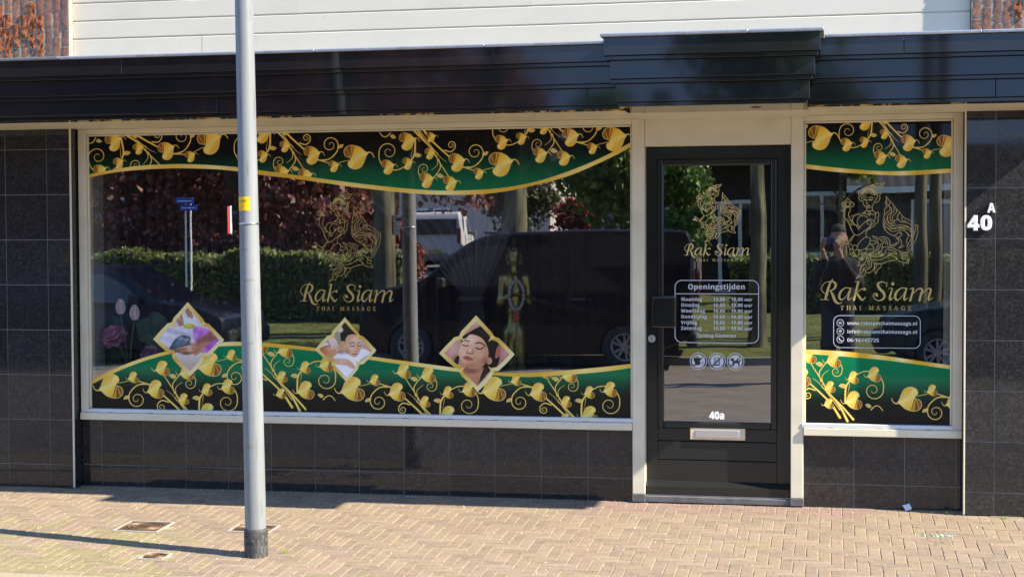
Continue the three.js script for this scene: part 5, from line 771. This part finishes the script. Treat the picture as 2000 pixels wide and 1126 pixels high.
// vehicles: a side profile with rounded edges, narrowing upwards
const tyreM = std({ color: lin(0.02, 0.02, 0.02), roughness: 0.85 }), rimM = std({ color: lin(0.26, 0.27, 0.32), roughness: 0.35, metalness: 0.7 }), carGlass = phy({ color: lin(0.02, 0.025, 0.028), roughness: 0.03, clearcoat: 1, clearcoatRoughness: 0.01 }), lampRed = phy({ color: lin(0.08, 0.006, 0.006), roughness: 0.15, clearcoat: 1 }), lampWhite = phy({ color: lin(0.7, 0.72, 0.75), roughness: 0.1, clearcoat: 1 });
function vehicle(name, label, category, pos, turn, o) {
  const v = thing(name, label, category, pos, turn, o.group), Wd = o.width, waist = o.waist;
  const squeeze = (g) => { const p = g.attributes.position; for (let i = 0; i < p.count; i++) { const y = p.getY(i), k = y > waist ? 1 - o.taper * (y - waist) / (o.top - waist) : 1 - 0.05 * Math.max(0, (0.4 - y)); p.setZ(i, p.getZ(i) * k); const e = Math.abs(p.getZ(i)) / (Wd / 2), xx = p.getX(i); if (e > 0.6) p.setX(i, xx - Math.sign(xx) * Math.max(0, Math.abs(xx) - o.L / 2 + 0.5) * 0.28 * (e - 0.6) / 0.4); } g.computeVertexNormals(); return g; };
  const extr = (pts, w, b = 0.05, cs = 6) => { const s = new THREE.Shape(pts.map((p) => new THREE.Vector2(p[0], p[1]))), g = new THREE.ExtrudeGeometry(s, { depth: w - 2 * b, bevelEnabled: b > 0, bevelSize: b * 0.7, bevelThickness: b, bevelSegments: 4, curveSegments: cs }); return T(g, 0, 0, -(w - 2 * b) / 2); };
  // upper outline, then the sill with two wheel arches
  const upper = o.profile.filter((p) => p[1] > 0.31), cut = spline(upper.map((p) => [p[0] - o.L / 2, p[1]]), 6), sillY = 0.25, R = o.r * 1.13;
  for (const wx of [...o.wheels].reverse()) { const a0 = Math.asin((sillY - o.r) / R); cut.push([wx - o.L / 2 + R * Math.cos(a0), sillY]); for (let k = 1; k < 16; k++) { const a = a0 + (Math.PI - 2 * a0) * k / 16; cut.push([wx - o.L / 2 + R * Math.cos(a), o.r + R * Math.sin(a)]); } cut.push([wx - o.L / 2 - R * Math.cos(a0), sillY]); }
  part(v, 'body', squeeze(extr(cut, Wd, 0.06)), o.paint); part(v, 'underbody', box(-o.L / 2 + 0.3, o.L / 2 - 0.3, 0.2, 0.75, -Wd / 2 + 0.3, Wd / 2 - 0.3), M.dark);
  for (const side of [-1, 1]) {
    for (const q of o.windows) { const g = extr(q.map((p) => [p[0] - o.L / 2, p[1]]), 0.03, 0.006); T(g, 0, 0, side * (Wd / 2 - 0.006)); part(v, 'side_window', squeeze(g), carGlass); }
    for (const [hx, hy] of o.handles ?? []) part(v, 'door_handle', squeeze(rbox(hx - o.L / 2 - 0.09, hx - o.L / 2 + 0.09, hy - 0.015, hy + 0.015, side > 0 ? Wd / 2 - 0.01 : -Wd / 2 - 0.02, side > 0 ? Wd / 2 + 0.02 : -Wd / 2 + 0.01, 0.01)), o.trim);
    for (const dx of o.seams ?? []) part(v, 'door_seam', squeeze(box(dx - o.L / 2 - 0.004, dx - o.L / 2 + 0.004, 0.35, waist + 0.02, side > 0 ? Wd / 2 - 0.01 : -Wd / 2 - 0.0025, side > 0 ? Wd / 2 + 0.0025 : -Wd / 2 + 0.01)), M.dark);
    if (o.mirror) part(v, 'wing_mirror', T(new RoundedBoxGeometry(0.12, 0.17, 0.2, 2, 0.04), o.mirror[0] - o.L / 2, o.mirror[1], side * (Wd / 2 + 0.09)), o.trim);
    part(v, 'headlight', T(new RoundedBoxGeometry(0.34, 0.15, 0.3, 2, 0.05), o.head[0] - o.L / 2, o.head[1], side * (Wd / 2 - 0.22)), lampWhite);
    part(v, 'tail_light', T(new RoundedBoxGeometry(0.08, o.tailH ?? 0.3, 0.14, 2, 0.03), o.tail[0] - o.L / 2, o.tail[1], side * (Wd / 2 - 0.13)), lampRed);
    for (const wx of o.wheels) {
      const w = sub(v, 'wheel'); w.position.set(wx - o.L / 2, o.r, side * (Wd / 2 - 0.12));
      const ty = new THREE.LatheGeometry([[o.r * 0.62, -0.11], [o.r * 0.9, -0.115], [o.r, -0.08], [o.r, 0.08], [o.r * 0.9, 0.115], [o.r * 0.62, 0.11]].map((p) => new THREE.Vector2(...p)), 40); ty.rotateX(Math.PI / 2); part(w, 'tyre', ty, tyreM);
      const sp = [new THREE.TorusGeometry(o.r * 0.6, 0.022, 10, 40), T(new THREE.CylinderGeometry(0.06, 0.06, 0.05, 18).rotateX(Math.PI / 2), 0, 0, side * 0.06)]; for (let k = 0; k < 10; k++) { const b = new THREE.BoxGeometry(0.035, o.r * 0.52, 0.03); T(b, 0, o.r * 0.34, side * 0.05); b.rotateZ(k / 10 * 6.2832 + (k % 2) * 0.16); sp.push(b); } sp.forEach((g, i) => { if (!i) T(g, 0, 0, side * 0.08); }); part(w, 'rim', sp, rimM);
      part(w, 'hub_disc', T(new THREE.CylinderGeometry(o.r * 0.6, o.r * 0.6, 0.05, 32).rotateX(Math.PI / 2), 0, 0, 0), tyreM);
    }
  }
  for (const [name, a] of [['windscreen', o.screen], ['rear_window', o.rear]]) if (a) { const [x0, y0, x1, y1] = a, L = Math.hypot(x1 - x0, y1 - y0), g = new RoundedBoxGeometry(L, 0.02, Wd * 0.78, 1, 0.008); g.rotateZ(Math.atan2(y1 - y0, x1 - x0)); part(v, name, T(g, (x0 + x1) / 2 - o.L / 2, (y0 + y1) / 2, 0), carGlass); }
  part(v, 'bumper', T(new RoundedBoxGeometry(0.22, 0.26, Wd * 0.94, 2, 0.07), 0.1 - o.L / 2, 0.42, 0), o.trim); part(v, 'bumper', T(new RoundedBoxGeometry(0.18, 0.24, Wd * 0.94, 2, 0.07), o.L / 2 - 0.09, 0.44, 0), o.trim);
  part(v, 'number_plate', T(new THREE.BoxGeometry(0.02, 0.11, 0.5), o.L / 2 + 0.004, 0.62, 0), std({ color: lin(0.6, 0.42, 0.03), roughness: 0.4 })); part(v, 'roof_rail', [-1, 1].map((s) => rbox(-o.L * 0.12, o.L * 0.3, o.top - 0.01, o.top + 0.025, s * Wd * 0.36 - 0.02, s * Wd * 0.36 + 0.02, 0.01)), o.trim);
  return v;
}
const vanShape = { L: 5.0, width: 1.92, top: 1.97, waist: 1.15, taper: 0.12, r: 0.33, wheels: [0.86, 3.96], profile: [[0.02, 0.45], [0.0, 0.75], [0.1, 1.0], [0.5, 1.14], [1.0, 1.24], [1.45, 1.6], [1.9, 1.88], [2.4, 1.95], [3.6, 1.97], [4.7, 1.95], [4.94, 1.85], [5.0, 1.2], [5.0, 0.5], [4.9, 0.3], [4.3, 0.26], [3.3, 0.25], [2.0, 0.24], [1.3, 0.25], [0.4, 0.27]],
  windows: [[[1.3, 1.22], [1.5, 1.5], [1.92, 1.78], [2.3, 1.8], [2.3, 1.2]]], handles: [[2.2, 1.02], [3.3, 1.02]], seams: [1.25, 2.42, 3.6], mirror: [1.32, 1.25], head: [0.3, 0.88], tail: [4.97, 1.15], tailH: 0.55, screen: [0.98, 1.27, 1.82, 1.86], rear: [4.97, 1.2, 4.95, 1.75] };
const carShape = { L: 4.25, width: 1.76, top: 1.47, waist: 0.92, taper: 0.22, r: 0.31, wheels: [0.82, 3.4], profile: [[0.02, 0.4], [0.0, 0.6], [0.12, 0.74], [0.6, 0.86], [1.15, 0.94], [1.6, 1.22], [2.05, 1.43], [2.7, 1.47], [3.4, 1.4], [3.95, 1.1], [4.2, 0.95], [4.25, 0.6], [4.2, 0.35], [3.9, 0.24], [2.8, 0.22], [1.4, 0.22], [0.5, 0.24]],
  windows: [[[1.42, 0.95], [1.7, 1.2], [2.1, 1.36], [2.4, 1.39], [2.4, 0.93]], [[2.48, 0.93], [2.48, 1.39], [3.2, 1.35], [3.6, 1.1], [3.5, 0.95]]], handles: [[2.25, 0.84], [3.25, 0.86]], seams: [1.3, 2.44], mirror: [1.5, 1.0], head: [0.3, 0.68], tail: [4.18, 0.85], tailH: 0.22, screen: [1.16, 0.96, 1.98, 1.41], rear: [3.46, 1.4, 3.98, 1.1] };
const gloss = (c) => phy({ color: lin(...c), roughness: 0.4, specularIntensity: 0.2, clearcoat: 0.45, clearcoatRoughness: 0.03 });
vehicle('parked_van', 'large black van mirrored across the middle of the shop window', 'van', [-4.43, -0.2, 13.16], -0.09, { ...vanShape, paint: gloss([0.009, 0.006, 0.007]), trim: M.dark });
vehicle('parked_car', 'dark car whose bonnet is mirrored low in the left of the large window', 'car', [-10.95, -0.2, 13.1], Math.PI, { ...carShape, paint: gloss([0.012, 0.016, 0.026]), trim: M.dark, group: 'dark cars parked across the street' });
vehicle('parked_car', 'dark teal car mirrored at the lower right of the narrow window', 'car', [2.75, -0.2, 13.1], 0, { ...carShape, paint: gloss([0.008, 0.022, 0.026]), trim: M.dark, group: 'dark cars parked across the street' });
vehicle('white_van', 'white van mirrored left of the black van, seen from behind', 'van', [-13.6, groundY(43) , 44.5], 1.42, { ...vanShape, paint: gloss([0.7, 0.68, 0.68]), trim: std({ color: lin(0.2, 0.2, 0.2), roughness: 0.6 }) });

// houses across the street
const brickTex = (c) => std({ color: lin(...c), roughness: 0.95, map: dataTex(512, (x, y, i) => { const row = y >> 4, b = (x + (row & 1) * 24) % 48, j = (y & 15) < 2 || b < 2, n = F4[(row * 37 * 512 + ((x + (row & 1) * 24) / 48 | 0) * 91) % 262144], v = j ? 235 : 150 + 110 * (n - 0.4) + 30 * (F3[i] - 0.5); return [v, v, v]; }, true, 0.5) });
const roofM = std({ color: lin(0.045, 0.042, 0.045), roughness: 0.85, map: dataTex(512, (x, y, i) => { const v = 180 + 60 * Math.sin(x / 512 * 6.2832 * 16) + ((y & 31) < 4 ? -90 : 0) + 40 * (F4[i] - 0.5); return [v, v, v]; }, true, 0.25) });
function house(label, x0, x1, z0, z1, eaves, ridge, wall, along, wins, group) {
  const y = groundY(Math.min(z0, 46)) - 0.1, t = thing('house', label, 'house', [(x0 + x1) / 2, y, (z0 + z1) / 2], 0, group), w = (x1 - x0) / 2, d = (z1 - z0) / 2;
  part(t, 'wall', metreUV(box(-w, w, 0, eaves, -d, d)), wall);
  const s = along === 'x' ? new THREE.Shape([new THREE.Vector2(-d - 0.35, eaves - 0.1), new THREE.Vector2(d + 0.35, eaves - 0.1), new THREE.Vector2(0, ridge)]) : new THREE.Shape([new THREE.Vector2(-w - 0.35, eaves - 0.1), new THREE.Vector2(w + 0.35, eaves - 0.1), new THREE.Vector2(0, ridge)]);
  const L = along === 'x' ? 2 * w + 0.5 : 2 * d + 0.5, g = new THREE.ExtrudeGeometry(s, { depth: L, bevelEnabled: false }); T(g, 0, 0, -L / 2); if (along === 'x') g.rotateY(Math.PI / 2); const roof = part(t, 'roof', metreUV(g), roofM);
  part(roof, 'chimney', metreUV(box(w * 0.4 - 0.3, w * 0.4 + 0.3, ridge - 0.8, ridge + 0.6, -0.3, 0.3)), wall);
  part(t, 'eaves_board', along === 'x' ? [box(-w - 0.25, w + 0.25, eaves - 0.24, eaves - 0.1, -d - 0.4, -d - 0.34), box(-w - 0.25, w + 0.25, eaves - 0.24, eaves - 0.1, d + 0.34, d + 0.4)] : [box(-w - 0.4, -w - 0.34, eaves - 0.24, eaves - 0.1, -d - 0.25, d + 0.25), box(w + 0.34, w + 0.4, eaves - 0.24, eaves - 0.1, -d - 0.25, d + 0.25)], M.white);
  for (const [face, a, b, c, e] of wins) {   // face: 'n' towards the shop, 'e' towards the sun
    const win = sub(t, c < 0.2 ? 'house_door' : 'window'), put = (g) => { if (face === 'e') { g.rotateY(Math.PI / 2); T(g, w, 0, 0); } else { g.rotateY(Math.PI); T(g, 0, 0, -d); } return g; };
    part(win, 'frame', put(mergeGeometries([box(a, a + 0.09, c, e, -0.02, 0.06), box(b - 0.09, b, c, e, -0.02, 0.06), box(a + 0.09, b - 0.09, e - 0.09, e, -0.02, 0.06), box(a + 0.09, b - 0.09, c, c + 0.09, -0.02, 0.06), box((a + b) / 2 - 0.04, (a + b) / 2 + 0.04, c + 0.09, e - 0.09, -0.02, 0.05)])), M.white);
    part(win, 'pane', put(box(a + 0.09, b - 0.09, c + 0.09, e - 0.09, 0.005, 0.02)), carGlass); part(win, 'sill', put(box(a - 0.06, b + 0.06, c - 0.07, c - 0.001, -0.02, 0.12)), M.white);
  }
}
const HG = 'houses across the street';
house('dark brick house mirrored in the door glass', -3.1, 0.6, 28, 36, 3.4, 5.0, brickTex([0.12, 0.08, 0.07]), 'x', [['n', -1.6, -0.5, 1.0, 2.5], ['n', 0.3, 1.4, 0.05, 2.3], ['n', -0.3, 0.1, 1.2, 2.4]], HG);
house('low grey brick house mirrored in the narrow window', 0.62, 9, 27, 34, 2.7, 3.7, brickTex([0.2, 0.19, 0.19]), 'x', [['n', -3.2, -1.8, 0.8, 2.3], ['n', -1.2, 0.2, 0.05, 2.2], ['n', 1.2, 3.0, 0.8, 2.3]], HG);
house('white rendered house mirrored right of the thick trunk', -17.5, -11, 52, 60, 5.4, 7.6, std({ color: lin(0.62, 0.55, 0.52), roughness: 0.9, map: grainTex(210, 255, 0.7) }), 'z', [['n', -2.6, -1.2, 0.9, 2.4], ['n', 0.8, 2.4, 0.9, 2.4], ['n', -2.6, -1.2, 3.4, 4.7], ['n', 0.8, 2.4, 3.4, 4.7], ['e', -2.8, -1.2, 0.9, 2.4], ['e', 1.0, 2.6, 0.9, 2.4], ['e', -2.8, -1.2, 3.4, 4.7]], HG);
house('house with a dark tiled roof mirrored over the black van', -7.7, -4.2, 38, 46, 3.0, 5.3, brickTex([0.16, 0.1, 0.09]), 'x', [['n', -1.3, -0.2, 0.9, 2.2], ['n', 0.4, 1.4, 0.05, 2.2], ['e', -1.8, -0.4, 0.9, 2.2]], HG);
house('pale house mirrored behind the white van', -23, -15.2, 56, 64, 5.2, 7.8, std({ color: lin(0.6, 0.57, 0.52), roughness: 0.9, map: grainTex(210, 255, 0.7) }), 'x', [['n', -3, -1.6, 0.9, 2.4], ['n', 1.2, 2.8, 0.9, 2.4], ['n', -3, -1.6, 3.3, 4.6], ['n', 1.2, 2.8, 3.3, 4.6]], HG);
house('brick house mirrored beyond the copper beeches', -30, -11.4, 26, 31, 6.2, 9, brickTex([0.2, 0.11, 0.08]), 'x', [['n', -4, -2, 0.9, 2.5], ['n', 1, 3, 0.9, 2.5], ['n', -4, -2, 3.3, 4.6], ['n', 1, 3, 3.3, 4.6]], HG);
// street sign on two posts, a street lamp
{
  const s = thing('street_sign', 'blue street sign on two white posts mirrored left of the lamp post', 'sign', [-11.6, groundY(17.2), 17.2]);
  for (const x of [-0.05, 0.05]) part(s, 'post', T(cyl(0.018, 0.018, 2.3, 14), x, 1.15, 0), M.white);
  const blue = std({ color: lin(0.03, 0.06, 0.42), roughness: 0.4 });
  part(s, 'sign_plate', rbox(-0.22, 0.13, 2.2, 2.31, -0.06, -0.03, 0.01), blue); part(s, 'sign_plate', rbox(-0.13, 0.2, 2.08, 2.185, -0.06, -0.03, 0.01), blue);
  part(s, 'sign_band', [box(-0.18, 0.1, 2.245, 2.262, -0.064, -0.061), box(-0.1, 0.17, 2.125, 2.14, -0.064, -0.061)], M.white); part(s, 'foot_plate', box(-0.16, 0.16, 0, 0.03, -0.08, 0.08), M.white);
  const l = thing('street_lamp', 'slim street lamp with a flared shade mirrored before the white house', 'lamp post', [-10.15, groundY(44), 44]);
  part(l, 'pole', T(cyl(0.06, 0.045, 3.4, 16), 0, 1.7, 0), M.zinc); part(l, 'lamp_shade', T(new THREE.CylinderGeometry(0.42, 0.12, 0.3, 28), 0, 3.5, 0), M.zinc); part(l, 'lamp_cap', T(new THREE.CylinderGeometry(0.1, 0.42, 0.12, 28), 0, 3.71, 0), M.zinc);
}
// the person with the telephone, mirrored in the narrow window
{
  const t = thing('person', 'person in dark clothes holding up a telephone, mirrored in the narrow window', 'person', [0.1, -0.2, 10.55], 0);
  const skin = std({ color: lin(0.3, 0.17, 0.125), roughness: 0.6 }), cloth = std({ color: lin(0.008, 0.008, 0.01), roughness: 0.9 }), hair = std({ color: lin(0.03, 0.022, 0.018), roughness: 0.8 });
  // arms come forward (-z) to the phone, which is held just behind the lens
  const ph = [-0.1, 1.86, -0.47];
  const fing = []; for (const side of [-1, 1]) { const hx = ph[0] + side * 0.085; fing.push([[hx + side * 0.02, ph[1] - 0.09, -0.4], 0.03, [hx + side * 0.005, ph[1] - 0.04, -0.44], 0.026]); for (let k = 0; k < 4; k++) fing.push([[hx + side * 0.012, ph[1] - 0.055 + k * 0.019, -0.455], 0.009, [hx - side * 0.004, ph[1] - 0.05 + k * 0.019, -0.487], 0.0085], [[hx - side * 0.004, ph[1] - 0.05 + k * 0.019, -0.487], 0.0085, [hx - side * 0.03, ph[1] - 0.045 + k * 0.019, -0.492 + 0.001 * k], 0.0075]); fing.push([[hx, ph[1] - 0.08, -0.42], 0.012, [hx - side * 0.03, ph[1] - 0.045, -0.455], 0.009]); }
  const body = mergeGeometries([bones([[[0, 1.66, 0], 0.06, [0, 1.76, -0.01], 0.055], [[0, 1.86, -0.03], 0.085, [0, 1.93, -0.02], 0.095], [[0, 1.8, -0.06], 0.055, [0, 1.84, -0.06], 0.07], [[0, 1.87, -0.115], 0.012, [0, 1.845, -0.13], 0.017], [[-0.095, 1.88, 0], 0.02, [-0.1, 1.85, 0], 0.018], [[0.095, 1.88, 0], 0.02, [0.1, 1.85, 0], 0.018], [[-0.16, 1.6, -0.36], 0.036, [-0.2, 1.74, -0.41], 0.028], [[0.05, 1.6, -0.36], 0.036, [0.0, 1.74, -0.41], 0.028]], 0.012, 0.015), bones(fing, 0.0035, 0.004)]);
  part(t, 'body', body, skin);
  part(t, 'jacket', bones([[[-0.19, 1.52, 0.02], 0.085, [0.19, 1.52, 0.02], 0.085], [[0, 1.05, 0.02], 0.16, [0, 1.5, 0.02], 0.17], [[-0.08, 1.05, 0.02], 0.13, [-0.1, 1.45, 0.02], 0.14], [[0.08, 1.05, 0.02], 0.13, [0.1, 1.45, 0.02], 0.14], [[-0.24, 1.5, 0], 0.07, [-0.3, 1.3, -0.18], 0.055], [[-0.3, 1.3, -0.18], 0.055, [-0.17, 1.6, -0.37], 0.045], [[0.24, 1.5, 0], 0.07, [0.26, 1.3, -0.18], 0.055], [[0.26, 1.3, -0.18], 0.055, [0.055, 1.6, -0.37], 0.045]], 0.014, 0.03), cloth);
  part(t, 'trousers', bones([[[-0.1, 1.0, 0.02], 0.12, [-0.12, 0.52, 0.0], 0.08], [[-0.12, 0.52, 0], 0.078, [-0.13, 0.09, 0.03], 0.058], [[0.1, 1.0, 0.02], 0.12, [0.12, 0.52, 0.0], 0.08], [[0.12, 0.52, 0], 0.078, [0.13, 0.09, 0.03], 0.058]], 0.016, 0.03), std({ color: lin(0.025, 0.028, 0.04), roughness: 0.9 }));
  part(t, 'shoe', bones([[[-0.13, 0.045, 0.05], 0.045, [-0.14, 0.042, -0.15], 0.042]], 0.012, 0.02), M.dark); part(t, 'shoe', bones([[[0.13, 0.045, 0.05], 0.045, [0.14, 0.042, -0.15], 0.042]], 0.012, 0.02), M.dark);
  part(t, 'hair', bones([[[0, 1.965, -0.015], 0.098, [0, 1.9, 0.035], 0.104]], 0.012, 0.02), hair);
  const k = thing('mobile_phone', 'blue backed telephone held up in two hands, mirrored in the narrow window', 'phone', [0, 1.655, 10.067]);
  part(k, 'case', T(new RoundedBoxGeometry(0.155, 0.075, 0.009, 3, 0.004), 0, -0.005, 0), phy({ color: lin(0.03, 0.06, 0.2), roughness: 0.25, clearcoat: 1 })); part(k, 'lens', [T(new THREE.CylinderGeometry(0.008, 0.008, 0.004, 20).rotateX(1.57), 0.05, 0.012, -0.006), T(new THREE.CylinderGeometry(0.008, 0.008, 0.004, 20).rotateX(1.57), 0.05, -0.014, -0.006)], M.dark);
}
console.log('done');
renderer.render(scene, camera);
